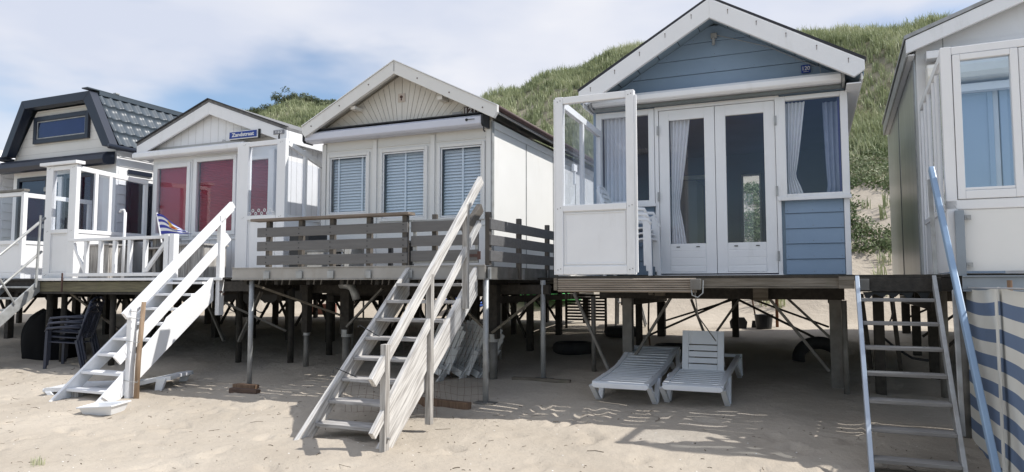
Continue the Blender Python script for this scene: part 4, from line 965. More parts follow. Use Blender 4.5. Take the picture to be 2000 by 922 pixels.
part('gable_siding', siding([(3.802, 4.72, [(fl_(3.802)[0], fl_(4.72)[0], fl_(3.802)[1], fl_(4.72)[1])])], yf-.012, proud=.006, th=.006), OFFWHITE, H, bevel=0)
gj = MB()
for k in range(6): q = 3.9+.16*k; a, b = fl_(q); gj.box(a+.02, b-.02, yf-.020, yf-.0165, q-.003, q+.003)
part('gable_board_joints', gj, GREYLINE, H, bevel=0)
f = window(H, -13.72, -12.17, 4.09, 4.61, yf-.075, m=NAVY, w=.085, glass=GLASSDARK, depth=.05)
part('inner_frame', frame(MB(), -13.63, -12.26, 4.18, 4.52, yf-.06, yf-.03, .02), GALV, f)
part('dark_backing', MB().box(-13.63, -12.26, yf-.024, yf-.021, 4.18, 4.52), INTERIOR, f, bevel=0)
# gambrel roof: rim band and sheets
def ring(pts, off): return [(cx+(x-cx)*off, 3.86+(z-3.86)*off2) for x, z in pts]
rim = MB()
inn = [(-14.20, 3.86), (-13.74, 4.745), (-12.09, 4.745), (-11.545, 3.86)]
for i in range(3): rim.prism([ox[i], ox[i+1], inn[i+1], inn[i]][::1], 8.46, 8.62)
part('roof_rim', rim, NAVY, H, bevel=.006)
def tiled(parent, p0, p1, y0, y1, name='roof_sheet'):
    """metal tile sheet from eave point p0 to ridge point p1 (x,z); waves along y, steps up the slope"""
    dx, dz = p1[0]-p0[0], p1[1]-p0[1]; Lh = math.hypot(dx, dz); nxn, nzn = -dz/Lh, dx/Lh
    if nzn < 0: nxn, nzn = -nxn, -nzn
    ny_, steps = int((y1-y0)/.022), 4; mb = MB(); rowsv = []
    for s in range(steps):
        for q in (0, .12, .5, 1.0):
            t = (s+q)/steps; lift = .022*(1-q)
            rowsv.append((t if q < 1 else t-.0001, lift))
    for t, lift in rowsv:
        for j_ in range(ny_+1):
            y = y0+(y1-y0)*j_/ny_; ph = (y-y0)/.19*2*math.pi; w = .019*(max(0, math.sin(ph))**1.0*1.2 - .2*max(0, -math.sin(ph)))
            h = .02+lift+w; mb.v.append((p0[0]+dx*t+nxn*h, y, p0[1]+dz*t+nzn*h))
    m_ = ny_+1
    for r in range(len(rowsv)-1):
        for j_ in range(ny_): a = r*m_+j_; mb.f.append((a, a+1, a+m_+1, a+m_)); mb.mi.append(0)
    return part(name, mb, ROOFTILE, parent, bevel=0, smooth=True)
tiled(H, (-11.36, 3.87), (-11.985, 4.90), 8.63, 13.3)
tiled(H, (-14.40, 3.87), (-13.84, 4.90), 8.63, 13.3)
part('roof_top_sheet', MB().box(-13.86, -11.94, 8.63, 13.3, 4.90, 4.93), ROOFTILE, H, bevel=0)
part('ridge_flashing', MB().box(-12.06, -11.90, 8.40, 13.3, 4.932, 4.955).box(-11.915, -11.897, 8.63, 13.3, 4.86, 4.931), ROOFTILE, H)
part('roof_clip', MB().box(-11.97, -11.89, 8.95, 9.03, 4.957, 4.985), GALV, H)
part('gutter', MB().tube([(-11.29, 8.4, 3.83), (-11.29, 13.3, 3.83)], .045, 10), NAVY, H, bevel=0, smooth=True)
part('gutter', MB().tube([(-14.46, 8.4, 3.83), (-14.46, 13.3, 3.83)], .045, 10), NAVY, H, bevel=0, smooth=True)
inner_roof = MB()
inner_roof.prism([(-14.36, 3.86), (-13.82, 4.88), (-12.0, 4.88), (-11.42, 3.86)], 8.64, 8.69); part('roof_end_panel', MB().prism([(-14.36, 3.862), (-13.82, 4.88), (-12.0, 4.88), (-11.42, 3.862)], yb, yb+.05), WHITE, H, bevel=0)
A = part('awning_cassette', MB().prismx([(8.66, 3.56), (8.52, 3.53), (8.44, 3.55), (8.41, 3.62), (8.43, 3.70), (8.50, 3.76), (8.66, 3.79)], -14.45, -11.46), NAVY, H, bevel=.01)
# side walls with lapped boards on the right side
part('side_wall', MB().box(xl, xl+.05, yf+.051, yb, 1.5, 3.85), WHITE, H, bevel=0)
part('side_wall', MB().box(xr-.05, xr-.012, yf+.051, yb, 1.5, 3.85), WHITE, H, bevel=0)
sd = MB(); z = 1.5
while z < 3.78:
    sd.hexa([(xr-.012, yf+.05, z), (xr+.012, yf+.05, z), (xr+.012, yb, z), (xr-.012, yb, z)], [(xr-.012, yf+.05, z+.166), (xr, yf+.05, z+.166), (xr, yb, z+.166), (xr-.012, yb, z+.166)]); z += .17
part('side_siding', sd, WHITE, H, bevel=0)
part('rear_wall', MB().box(xl, xr, yb+.001, yb+.05, 1.5, 3.86), WHITE, H, bevel=0)
part('floor', MB().box(xl+.052, xr-.052, yf+.052, yb, 1.43, 1.502), DARKBEAM, H, bevel=0)
part('ceiling', MB().box(xl+.052, xr-.052, yf+.1, yb, 3.55, 3.59), INTERIORL, H, bevel=0)
sw_ = part('side_window', MB().box(xr+.013, xr+.05, 8.90, 9.45, 1.95, 3.30), NAVY, H)
part('pane', MB().box(xr+.051, xr+.056, 8.97, 9.38, 2.02, 3.23), GLASSDARK, sw_, bevel=0)
part('vent_panel', MB().box(xr+.013, xr+.04, 8.92, 9.42, 3.42, 3.50), NAVY, H)
f = window(H, -14.2, -13.30, 1.52, 3.46, yf-.03, m=NAVY, w=.07, glass=GLASSDARK)
d = part('door', frame(MB(), -13.26, -12.86, 1.53, 3.42, yf-.05, yf-.005, .10, .2), WHITE, H)
part('pane', MB().box(-13.17, -12.95, yf-.03, yf-.024, 1.72, 3.33), GLASSDARK, d, bevel=0)
for zz_ in (1.8, 2.5, 3.2): part('hinge', MB().box(-13.34, -13.262, yf-.07, yf-.045, zz_-.04, zz_+.04), GALV, d)
f = window(H, -12.84, -12.02, 1.52, 3.46, yf-.03, m=NAVY, w=.08, glass=GLASSDARK, mull=[-12.35])
curtain(f, -12.70, -12.45, 1.65, 2.95, yf+.12, CURTAINY, folds=4)
part('door_post', MB().box(-12.0, -11.93, yf-.03, yf-.001, 1.52, 3.47), NAVY, H)
s1 = part('number_plate', MB().box(-11.80, -11.60, yf-.015, yf-.002, 3.545, 3.645), SIGNWHITE, H, bevel=.002)
text('number', '123', .095, -11.70, 3.597, yf-.0155, BLACK, s1, width=.15, bold=.002)
part('door_bell', MB().tube([(-11.55, yf-.03, 3.60), (-11.55, yf-.001, 3.60)], .022, 10), GALV, H, bevel=0)
P = thing('terrace_deck', 'deck at the far left with the metal stair, in front of the navy trimmed hut', 'terrace', (-12.9, 7.4, D), 'terrace decks on posts')
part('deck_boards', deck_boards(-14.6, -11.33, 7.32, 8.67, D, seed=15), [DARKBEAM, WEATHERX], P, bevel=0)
part('front_beam', MB().box(-14.6, -11.33, 7.34, 7.42, D-.18, D-.03), DARKBEAM, P)
for x in (-14.4, -12.9, -11.45): tpost(P, x, 7.6, D-.03, .05, DARKBEAM)
rear_struct(H, xl, xr, 8.8, 13.1, seed=17, rowsY=(10.0, 11.8, 13.0), cols=4, zt=1.24)
T = screen('white windscreen with dark top rail at the left edge of the photo', (-12.4, 7.45, D), -12.95, -12.0, 7.45, -12.03, 8.66, 2.95, 2.10, 2.95, mull=None, pw=.07)
part('top_rail', MB().box(-12.98, -11.98, 7.43, 7.53, 2.952, 2.99), GALVDARK, T)
# hut 124: only its right side and screen edge
H = thing('beach_hut', 'white clapboard hut cut off by the left edge of the photo', 'beach hut', (-16.3, 8.9, 1.5))
part('front_wall', MB().box(-17.8, -14.92, 8.8, 8.85, 1.5, 3.7), WHITE, H, bevel=0)
sd = MB(); z = 1.5
while z < 3.6:
    sd.hexa([(-14.95, 8.851, z), (-14.90, 8.851, z), (-14.90, 13, z), (-14.95, 13, z)], [(-14.95, 8.851, z+.166), (-14.915, 8.851, z+.166), (-14.915, 13, z+.166), (-14.95, 13, z+.166)])
    sd.hexa([(-17.8, 8.775, z), (-14.91, 8.775, z), (-14.91, 8.799, z), (-17.8, 8.799, z)], [(-17.8, 8.79, z+.166), (-14.92, 8.79, z+.166), (-14.92, 8.799, z+.166), (-17.8, 8.799, z+.166)]); z += .17
part('siding', sd, WHITE, H, bevel=0)
part('rear_wall', MB().box(-17.8, -14.95, 13.001, 13.05, 1.5, 3.7), WHITE, H, bevel=0)
part('side_wall', MB().box(-17.8, -17.75, 8.851, 13, 1.5, 3.7), WHITE, H, bevel=0)
part('roof', MB().prism([(-17.95, 3.72), (-16.35, 4.35), (-14.75, 3.80), (-14.75, 3.66), (-17.95, 3.66)], 8.4, 13.2), WHITE, H)
rear_struct(H, -17.8, -14.95, 8.9, 13, seed=21, rowsY=(9.2, 11, 12.8), cols=3, zt=1.24)

# ================= hut 119 at the right edge, turned a little
FR = 1.87
H = thing('beach_hut', 'large white beach hut with satin metal side cladding at the right edge of the photo', 'beach hut', (2.3, 8.7, 1.5), frame=FR)
xl, xr, yf, yb = .82, 3.9, 8.7, 13.4; xm = 2.32; ze_, zr_ = 4.06, 4.66; kk = (zr_-ze_)/(xm-.74)
part('front_wall', wall_front(xl, xr, 1.5, 4.0, yf, .05, [(1.55, 2.35, 1.55, 3.5)]), WHITE, H, bevel=0)
part('gable_panel', MB().prism([(xl, 4.002), (xr, 4.002), (xr, zr_-.12-kk*abs(xr-xm)), (xm, zr_-.12), (xl, max(4.003, zr_-.12-kk*abs(xl-xm)))], yf+.001, yf+.05), WHITE, H, bevel=0)
part('gable_joint', MB().box(1.075, 1.083, yf-.004, yf-.0005, 3.7, 4.12), GALV, H, bevel=0)
f = window(H, 1.56, 2.34, 1.56, 3.49, yf-.03, m=SKYTINT, w=.07, glass=SKYTINT, name='door')
part('sky_tint_panel', MB().box(xl+.02, 1.54, yf-.012, yf-.0015, 1.52, 2.28), SKYTINT, H, bevel=0)  # panel coloured with the sky's reflection
f2 = part('window_frame', frame(MB(), 1.02, 1.50, 2.3, 3.45, yf-.03, yf-.001, .05), SKYTINT, H)
part('blind', MB().box(1.07, 1.45, yf-.018, yf-.012, 2.35, 3.4), SKYTINT, f2, bevel=0)  # flat panel, reflected sky painted in as its colour
A = part('awning_cassette', MB().prismx([(8.66, 3.53), (8.48, 3.55), (8.45, 3.60), (8.45, 3.68), (8.50, 3.73), (8.66, 3.74)], .9, 3.8), mat('cream_cassette', (.90, .87, .79), .4), H, bevel=.01)
part('awning_frame', MB().box(.90, 3.8, 8.5, 8.66, 3.80, 3.88).box(.90, 3.8, 8.56, 8.66, 3.42, 3.50), WHITE, A)
sp = MB(); y = yf+.051
part('side_cladding', MB().box(xl-.02, xl+.03, yf+.051, yb, 1.5, 4.02), STEELPANEL, H, bevel=0)
part('cladding_trim', MB().box(xl-.03, xl-.0205, yf+.05, yf+.09, 1.5, 3.9), GALV, H); part('cladding_trim', MB().box(xl-.028, xl-.0205, 11.0, 11.02, 1.5, 3.98), GALV, H)
part('side_wall', MB().box(xr-.05, xr, yf+.051, yb, 1.5, 4.0), WHITE, H, bevel=0)
part('rear_wall', MB().box(xl, xr, yb+.001, yb+.05, 1.5, 4.0), WHITE, H, bevel=0)
part('floor', MB().box(xl+.052, xr-.052, yf+.052, yb, 1.42, 1.502), DARKBEAM, H, bevel=0)
part('ceiling', MB().box(xl+.052, xr-.052, yf+.1, yb, 3.9, 3.95), INTERIORL, H, bevel=0)
for a in (.70, 3.94): 
    pts = [(a, ze_-.0+.02), (xm, zr_+.02), (xm, zr_-.02), (a, ze_-.02)]
    part('roof_panel', MB().prism(pts if a < xm else pts[::-1], 8.50, 13.0), GALV, H, bevel=0)
barge(H, .715, xm, 3.925, ze_-.025, zr_-.025, .15, 8.51, 8.56, WHITE)
part('eave_board', MB().box(.715, .735, 8.561, 13.0, ze_-.20, ze_-.03), GALV, H)
part('soffit', MB().box(.736, xl-.022, 8.57, 13.0, ze_-.19, ze_-.17), WHITE, H)
rear_struct(H, xl, xr, 8.9, 13.3, seed=23, rowsY=(9.5, 11.0, 13.0), cols=3, zt=1.22)
P = thing('terrace_deck', 'deck with a bluish steel edge beam above the striped windbreak', 'terrace', (2.3, 6.8, D), 'terrace decks on posts', frame=FR)
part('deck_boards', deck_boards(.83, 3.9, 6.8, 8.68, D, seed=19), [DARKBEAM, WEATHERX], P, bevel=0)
bs = mat('blue_grey_steel', (.30, .34, .38), .5, (.24, .27, .30), 5, metal=.2)
part('edge_beam', MB().box(.90, 3.9, 6.74, 6.76, D-.13, D-.03).box(.90, 3.9, 6.72, 6.76, D-.146, D-.132).box(.90, 3.9, 6.72, 6.76, D-.028, D-.016), bs, P, bevel=.002)
part('side_beam', MB().box(.84, .89, 6.75, 8.6, D-.15, D-.03), DARKBEAM, P)
for x, y in ((.93, 7.0), (3.7, 7.0), (.95, 8.5)): tpost(P, x, y, D-.14, .045, GALVDARK)
# its windscreen: three framed panes
T = thing('windscreen', 'broad white windscreen with blue tinted panes in front of the hut at the right edge', 'windscreen', (2.0, 6.8, D), frame=FR, group='glass windscreens beside the terraces')
mb = MB(); mb.box(.82, .90, 6.8, 6.88, D+.02, 3.40).box(.82, 3.85, 6.80, 6.89, 2.02, 2.10).box(.90, 3.85, 6.803, 6.877, 3.33, 3.396)
for x in (1.365, 2.1, 2.85, 3.6): mb.box(x, x+.06, 6.804, 6.872, D+.02, 3.325)
F_ = part('front_frame', mb, WHITE, T, bevel=.006)
for a, b in ((.905, 1.36), (1.43, 2.095), (2.165, 2.845), (2.915, 3.595)):
    s_ = part('sash', frame(MB(), a, b, 2.105, 3.325, 6.792, 6.862, .055, .07, .05), WHITE, T, bevel=.005)
    part('pane', MB().box(a+.05, b-.05, 6.825, 6.831, 2.17, 3.28), GLASSBLUE, s_, bevel=0)
    part('glazing_bead', MB().box(a+.056, b-.056, 6.80, 6.822, 2.178, 2.20), WHITE, s_)
    part('lower_panel', MB().box(a-.002, b+.002, 6.81, 6.83, D+.022, 2.015), WALLPANEL, T, bevel=0)
mb = MB(); mb.bar((.85, 6.89, 3.36), (.85, 8.62, 3.30), .045, .07).box(.828, .872, 8.55, 8.62, D+.02, 3.26).box(.826, .874, 6.891, 8.54, 2.03, 2.08)
for y in (7.3, 7.55, 7.95, 8.25): mb.box(.83, .87, y, y+.05, 2.085, 3.30)
G = part('side_frame', mb, WHITE, T); part('side_pane', MB().box(.847, .853, 6.9, 8.54, 2.08, 3.28), GLASS, G, bevel=0)
part('side_panel', MB().box(.84, .86, 6.9, 8.54, D+.02, 2.028), WHITE, G, bevel=0)
part('corner_post', MB().box(.87, .935, 6.745, 6.79, D-.02, 2.01), bs, T)
for z in (1.56, 1.95): part('bracket', MB().box(.94, .985, 6.77, 6.785, z-.02, z+.02).tube([(.96, 6.77, z), (.96, 6.76, z)], .008, 6), GALV, T, bevel=.001)
# gangway between 120 and 119
P = thing('gangway', 'dark plank gangway bridging the blue hut deck and the hut at the right', 'gangway', (.63, 7.0, D))
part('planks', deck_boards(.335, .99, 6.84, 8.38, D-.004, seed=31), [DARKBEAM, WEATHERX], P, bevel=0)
part('planks', deck_boards(.40, 1.02, 8.42, 12.6, D-.004, seed=32, wmin=.14), [DARKBEAM, WEATHERX], P, bevel=0)  # rear run added unseen to block skylight between the two huts
part('front_beam', MB().box(.34, .99, 6.83, 6.86, D-.15, D-.03), DARKBEAM, P)
part('beam_plate', MB().box(.35, .45, 6.815, 6.828, D-.14, D-.04), GALVDARK, P)
rg = MB(); npt = 24
rgp = [(.40+.55*i/npt, D-.155-.05*abs(math.sin(i*.55))-.03*math.sin(i*1.3)) for i in range(npt+1)]
rg.prism([(.40, D-.155)]+[(a, b) for a, b in rgp][::1]+[(.95, D-.155)], 6.87, 6.90); part('torn_membrane', rg, BLACK, P, bevel=0)
for x, y in ((.52, 8.2), (.80, 8.2)): part('strut', MB().bar((x-.06, y, 1.3), (x+.03, y+.3, .5), .04, .03), DARKBEAM, P, bevel=.002)
part('timber_post', MB().box(.58, .68, 8.35, 8.45, gz(.6, 8.4)-.1, 1.36), DARKBEAM, P)
part('cable', MB().tube([(.74, 8.2, 1.38), (.755, 8.2, 1.15), (.73, 8.2, 1.05), (.70, 8.2, .98)], .008, 6), BLACK, P, bevel=0)
part('hose', MB().tube([(.66, 8.6, .85), (.8, 8.7, .72), (.95, 8.6, .62), (1.1, 8.6, .60)], .014, 6), BLACK, P, bevel=0)

# ================= stairs
def stair(label, base, x0, x1, ytop, ztop, ybot, zbot, n, mwood, mtread, sw=.045, sh=.20, tread_d=.22, tread_t=.032, name='stairs', group=None, tlist=None):
    T = thing(name, label, 'stairs', base, group)
    for x in (x0+sw/2, x1-sw/2):
        d = Vector((0, ybot-ytop, zbot-ztop)).normalized()
        pts = [(ytop, ztop), (ytop, ztop-sh*1.05), (ybot+.10, zbot-.02), (ybot-.03, zbot-.02), (ybot-.06, zbot+.03)]
        part('stringer', MB().prismx(pts[::-1], x-sw/2, x+sw/2), mwood, T, bevel=.004)
    for i in range(n):
        if tlist: y, z = tlist[i]
        else: f = (i+.6)/n; y = ybot+(ytop-ybot)*f; z = zbot+(ztop-zbot)*(i+1)/(n+.6)-.02
        part('tread', MB().box(x0+sw+.001, x1-sw-.001, y-.02, y+tread_d-.02, z-tread_t, z), mtread, T, bevel=.004)
    return T
# 121 weathered
zz = [(.12, 5.30), (.30, 5.49), (.48, 5.68), (.665, 5.87), (.85, 6.06), (1.03, 6.245), (1.215, 6.44), (1.395, 6.63)]
T = stair('weathered grey wooden stairs with a double handrail leading up to the plank gate', (-3.8, 5.1, 0), -4.27, -3.36, 6.90, 1.60, 5.08, -.03, 8, WEATHER, WEATHERX, sw=.05, sh=.30, tread_d=.21, tlist=[(y, z+.02) for z, y in zz])
part('top_rail', MB().bar((-3.325, 4.87, .60), (-3.325, 6.90, 2.55), .045, .095), WEATHER, T)
part('mid_rail', MB().bar((-3.325, 4.88, .17), (-3.325, 6.86, 2.07), .04, .075), WEATHER, T)
part('handrail_post', MB().box(-3.35, -3.295, 5.02, 5.09, -.08, .90), WEATHERZ, T)
part('handrail_post', MB().box(-3.358, -3.30, 5.78, 5.84, .10, 1.50), WEATHERZ, T)
part('handrail_post', MB().box(-3.358, -3.30, 6.52, 6.58, 1.15, 2.24), WEATHERZ, T)
part('side_plank', MB().prismx([(5.10, -.03), (5.78, .60), (5.78, .98), (5.03, .22)][::-1], -3.357, -3.337), WEATHER, T)
part('rail_end_block', MB().bar((-3.37, 6.60, 1.95), (-3.37, 6.98, 2.25), .06, .10), COMPDARK, T)
part('bolt', MB().tube([(-3.295, 5.06, .12), (-3.27, 5.06, .12)], .012, 8), GALV, T, bevel=0)
part('tie_wire', MB().tube([(-4.28, 5.60, .55), (-4.27, 5.63, .60), (-4.10, 5.75, .50), (-4.0, 5.9, .42)], .005, 5).tube([(-4.28, 6.00, .97), (-4.27, 6.02, .99), (-4.15, 6.1, .90), (-4.0, 6.2, .80)], .005, 5), BLACK, T, bevel=0)
# 122 white
zz = [(.12, 5.82), (.31, 6.0), (.51, 6.21), (.695, 6.41), (.885, 6.61), (1.07, 6.81), (1.26, 7.0), (1.42, 7.18)]
T = stair('white painted wooden stairs with white rails in front of the maroon blinded hut', (-8.0, 5.8, 0), -8.42, -7.62, 7.30, 1.50, 5.68, -.02, 8, WHITE, WHITE, sw=.045, sh=.30, tread_d=.22, tlist=[(y, z+.02) for z, y in zz])
part('top_rail', MB().bar((-7.575, 5.93, 1.02), (-7.575, 7.58, 2.54), .05, .10).bar((-7.575, 5.97, 1.00), (-7.575, 7.56, 2.465), .09, .03), WHITE, T)
part('mid_rail', MB().bar((-7.58, 5.85, .50), (-7.58, 7.52, 2.08), .03, .13), WHITE, T)
part('handrail_post', MB().box(-7.60, -7.525, 5.98, 6.06, -.05, 1.12), WHITE, T)
part('handrail_post', MB().box(-7.60, -7.53, 7.33, 7.42, .98, 2.36), WHITE, T)
part('outer_plank', MB().prismx([(5.86, -.02), (7.30, 1.18), (7.30, 1.50), (6.55, .98), (6.50, .90), (5.70, .10)][::-1], -7.617, -7.60), WHITE, T)
for y, z in ((7.35, 1.30), (7.40, 1.27)): part('bolt', MB().tube([(-7.53, y, z), (-7.50, y, z)], .014, 8), RUSTIRON, T, bevel=0)
part('foot_block', MB().box(-8.36, -8.24, 5.86, 6.0, -.05, .10), WEATHERZ, T)
stk = MB().tube([(-7.46, 6.03, -.1), (-7.455, 6.04, .5), (-7.47, 6.10, 1.19)], [.032, .03, .026], 9)
TAN = mat('tan_stake', (.34, .24, .16), .75, (.20, .135, .085), 8, (6, 6, .6), bump=.4)
T2 = thing('wooden_stake', 'round brown wooden stake wired to the foot post of the white stairs', 'stake', (-7.46, 6.03, 0))
part('pole', stk, TAN, T2, bevel=0, smooth=True)
tw = MB()
for z in (.25, .72, 1.0, 1.08): tw.tube([(-7.61, 5.97, z+.01), (-7.47, 5.97, z), (-7.43, 6.02, z-.01), (-7.40, 6.0, z+.01)], .004, 5)
part('tie_wire', tw, GALV, T2, bevel=0)
# 123 metal
T = stair('galvanised metal stairs with tube rails at the left edge of the photo', (-11.8, 5.5, 0), -12.2, -11.30, 7.33, 1.50, 5.80, -.02, 8, GALV, GALV, sw=.03, sh=.20, tread_d=.2, tread_t=.03)
part('top_rail', MB().tube([(-11.30, 5.8, 1.00), (-11.30, 7.36, 2.47)], .022, 10), GALV, T, bevel=0, smooth=True)
part('mid_rail', MB().tube([(-11.30, 5.8, .48), (-11.30, 7.33, 1.93)], .020, 10), GALV, T, bevel=0, smooth=True)
part('rail_post', MB().bar((-11.285, 7.25, 1.35), (-11.285, 7.28, 2.50), .03, .03), GALV, T)
part('rail_post', MB().bar((-11.285, 6.95, 1.10), (-11.285, 6.55, 1.75), .035, .02), GALV, T)
# ladder to the gangway
T = thing('stairs', 'steep metal ladder stairs with weathered treads and one pale blue handrail at the right', 'stairs', (.63, 6.0, 0))
for x in (.355, .935):
    part('stringer', MB().prismx([(6.80, 1.48), (6.80, 1.36), (5.86, .02), (5.70, .02)][::-1], x-.016, x+.016), PALESTEEL if x < .5 else GALV, T, bevel=.003)
for i in range(7):
    z = 1.285-.19*i; y = 6.80-(1.48-z)*.785+.02
    part('tread', MB().box(.373, .918, y, y+.15, z-.028, z), TREADGREY, T)
part('handrail', MB().bar((.965, 6.93, 2.40), (1.04, 5.30, .12), .042, .06), BLUEMETAL, T, bevel=.008)
part('rail_post', MB().bar((.958, 6.85, 1.35), (.945, 6.90, 2.30), .035, .022), GALV, T)
part('rail_post', MB().bar((.972, 6.05, .30), (.985, 6.22, 1.36), .035, .022), GALV, T)

# striped windbreak cloth
T = thing('windbreak', 'blue and cream striped cloth windbreak stretched between poles below the right hut', 'windbreak', (1.18, 6.0, 0))
cl = MB(); n1, n2_ = 90, 28
for j_ in range(n2_+1):
    for i in range(n1+1):
        y = 7.05-4.3*i/n1; v = j_/n2_; sag = .03*math.sin(math.pi*((7.05-y) % 1.25)/1.25)
        z0 = .02; z1 = 1.385-sag
        x = 1.18+.012*math.sin(y*2.4)*math.sin(math.pi*v)+.006*math.sin(y*9+v*4)*math.sin(math.pi*v)
        cl.v.append((x, y, z0+(z1-z0)*v))
for j_ in range(n2_):
    for i in range(n1):
        a = j_*(n1+1)+i; cl.f.append((a, a+1, a+n1+2, a+n1+1)); cl.mi.append(0 if ((n2_-1-j_)//2) % 2 == 0 else 1)
o = part('cloth', cl, [CLOTHCREAM, CLOTHBLUE], T, bevel=0, smooth=True)
for k in range(4):
    y = 7.0-1.25*k; part('pole', MB().tube([(1.235, y, -.1), (1.235, y, 1.43)], .016, 8), WOODBROWN, T, bevel=0)
    hm = MB().box(1.150, 1.156, y-.035, y+.035, .03, 1.37)
    part('pole_sleeve', hm, CLOTHCREAM, T, bevel=0)
part('hem_rope', MB().tube([(1.16, 7.05, 1.375), (1.16, 5.75, 1.375), (1.16, 4.5, 1.375), (1.16, 2.9, 1.375)], .006, 6), SIGNGREY, T, bevel=0)

# ================= loungers
def lounger_parts(T, back='curve', L=1.86, W=.60, m=LOUNGER):
    """local: x across, y from the foot end, z up from the sand"""
    def prof(y):
        if back == 'curve': return .30 - .02*math.sin(y*2) + (0 if y < .95 else .085*min(1, (y-.95)/.5)**1.3)
        return .30+.015*math.sin(y*2.2)
    end = L
    sl = MB(); y = .10; k = 0
    T.scale = (1, 1, .76)
    lim = .74 if back == 'up' else L-.05
    while y < lim:
        z = prof(y); z2 = prof(y+.07)
        sl.hexa([(-W/2+.05, y, z-.018), (W/2-.05, y, z-.018), (W/2-.05, y+.072, z2-.018), (-W/2+.05, y+.072, z2-.018)],
                [(-W/2+.05, y, z+.004), (W/2-.05, y, z+.004), (W/2-.05, y+.072, z2-.002), (-W/2+.05, y+.072, z2-.002)]); y += .088
    part('seat_slats', sl, m, T, bevel=.005)
    for s in (-1, 1):
        fr_ = MB()
        x = s*(W/2-.025); N_ = 16
        for i in range(N_):
            a, b = .02+(end-.02)*i/N_, .02+(end-.02)*(i+1)/N_
            fr_.hexa([(x-.026, a, prof(a)-.055), (x+.026, a, prof(a)-.055), (x+.026, b, prof(b)-.055), (x-.026, b, prof(b)-.055)],
                     [(x-.026, a, prof(a)+.01), (x+.026, a, prof(a)+.01), (x+.026, b, prof(b)+.01), (x-.026, b, prof(b)+.01)])
        part('side_rail', fr_, m, T, bevel=0)
    ff = MB(); pts = []
    for i in range(13):
        a = math.pi*i/12; pts.append((-(W/2-.06)-.06*math.sin(a) if False else 0, 0))
    lip = [(-W/2+.02, .30), (-W/2, .285), (-W/2, .245), (-W/2+.03, .225), (W/2-.03, .225), (W/2, .245), (W/2, .285), (W/2-.02, .30)]
    part('foot_lip', MB().prism(lip[::-1], -.01, .022).box(-W/2+.02, W/2-.02, .0225, .095, .285, .305), m, T, bevel=.01)
    zt = prof(end-.02)
    if back != 'up':
        part('head_lip', MB().box(-W/2, W/2, end-.10, end, zt-.05, zt+.012), m, T, bevel=.012)
    else:
        part('rear_frame', MB().box(-W/2-.02, W/2+.02, end-.06, end, .26, .31), m, T, bevel=.012)
    for s in (-1, 1):
        for (yt1, yb1, yt2) in ((.03, .27, .60), (end-.62, end-.22, end-.05)):
            x = s*(W/2+.004); lg = MB()
            z1 = .245 if yt1 < .1 else prof(yt1)-.04; z2 = prof(yt2)-.015 if back != 'up' or yt2 < 1 else .27
            lg.hexa([(x-.02, yb1-.045, -.03), (x+.035, yb1-.045, -.03), (x+.035, yb1-.002, -.03), (x-.02, yb1-.002, -.03)], [(x-.04, yt1, z1), (x+.012, yt1, z1), (x+.012, yt1+.075, z1), (x-.04, yt1+.075, z1)])
            lg.hexa([(x-.02, yb1, -.03), (x+.035, yb1, -.03), (x+.035, yb1+.06, -.03), (x-.02, yb1+.06, -.03)], [(x-.035, yt2-.12, z2), (x+.018, yt2-.12, z2), (x+.018, yt2, z2), (x-.035, yt2, z2)])
            part('leg', lg, m, T, bevel=.006)
    if back == 'up':
        bk = MB(); ang = R(78); hy, hz = .76, .31; bw = .225; H_ = .56
        P3 = lambda x, t, o: (x, hy+math.cos(ang)*t-math.sin(ang)*o, hz+math.sin(ang)*t+math.cos(ang)*o)
        def slab(x0, x1, t0, t1, o0=-.012, o1=.012):
            bk.hexa([P3(x0, t0, o0), P3(x1, t0, o0), P3(x1, t0, o1), P3(x0, t0, o1)], [P3(x0, t1, o0), P3(x1, t1, o0), P3(x1, t1, o1), P3(x0, t1, o1)])
        slab(-bw, -bw+.07, 0, H_); slab(bw-.07, bw, 0, H_)
        t = 0; gaps = [.09, .18, .27, .36]; prev = 0
        for g in gaps: slab(-bw+.071, bw-.071, prev, g-.007); prev = g+.007
        slab(-bw+.071, bw-.071, prev, H_)
        part('backrest', bk, m, T, bevel=.004)
        part('back_prop', MB().bar(P3(-.18, .35, -.02), (-.18, 1.15, .27), .03, .02).bar(P3(.18, .35, -.02), (.18, 1.15, .27), .03, .02), m, T)
tilt = math.atan(.085)
g1 = gz(-1.86, 7.4)
T = thing('sun_lounger', 'white sun lounger lying flat, left of the pair in the shade', 'sun lounger', (-1.86, 7.18, g1-.0), 'white sun loungers under the huts', local=True, rot=(tilt, 0, R(0)))
lounger_parts(T, 'curve')
g1 = gz(-1.14, 7.4)
T = thing('sun_lounger', 'white sun lounger with its backrest upright, right of the pair in the shade', 'sun lounger', (-1.14, 7.27, g1-.0), 'white sun loungers under the huts', local=True, rot=(tilt, 0, R(0)))
lounger_parts(T, 'up')
T = thing('sun_lounger', 'white sun lounger half sunk in the sand behind the foot of the white stairs', 'sun lounger', (-9.02, 6.16, -.13), 'white sun loungers under the huts', local=True, rot=(R(3), 0, R(-68)))
lounger_parts(T, 'curve', m=WHITE_PLASTIC, L=1.62)
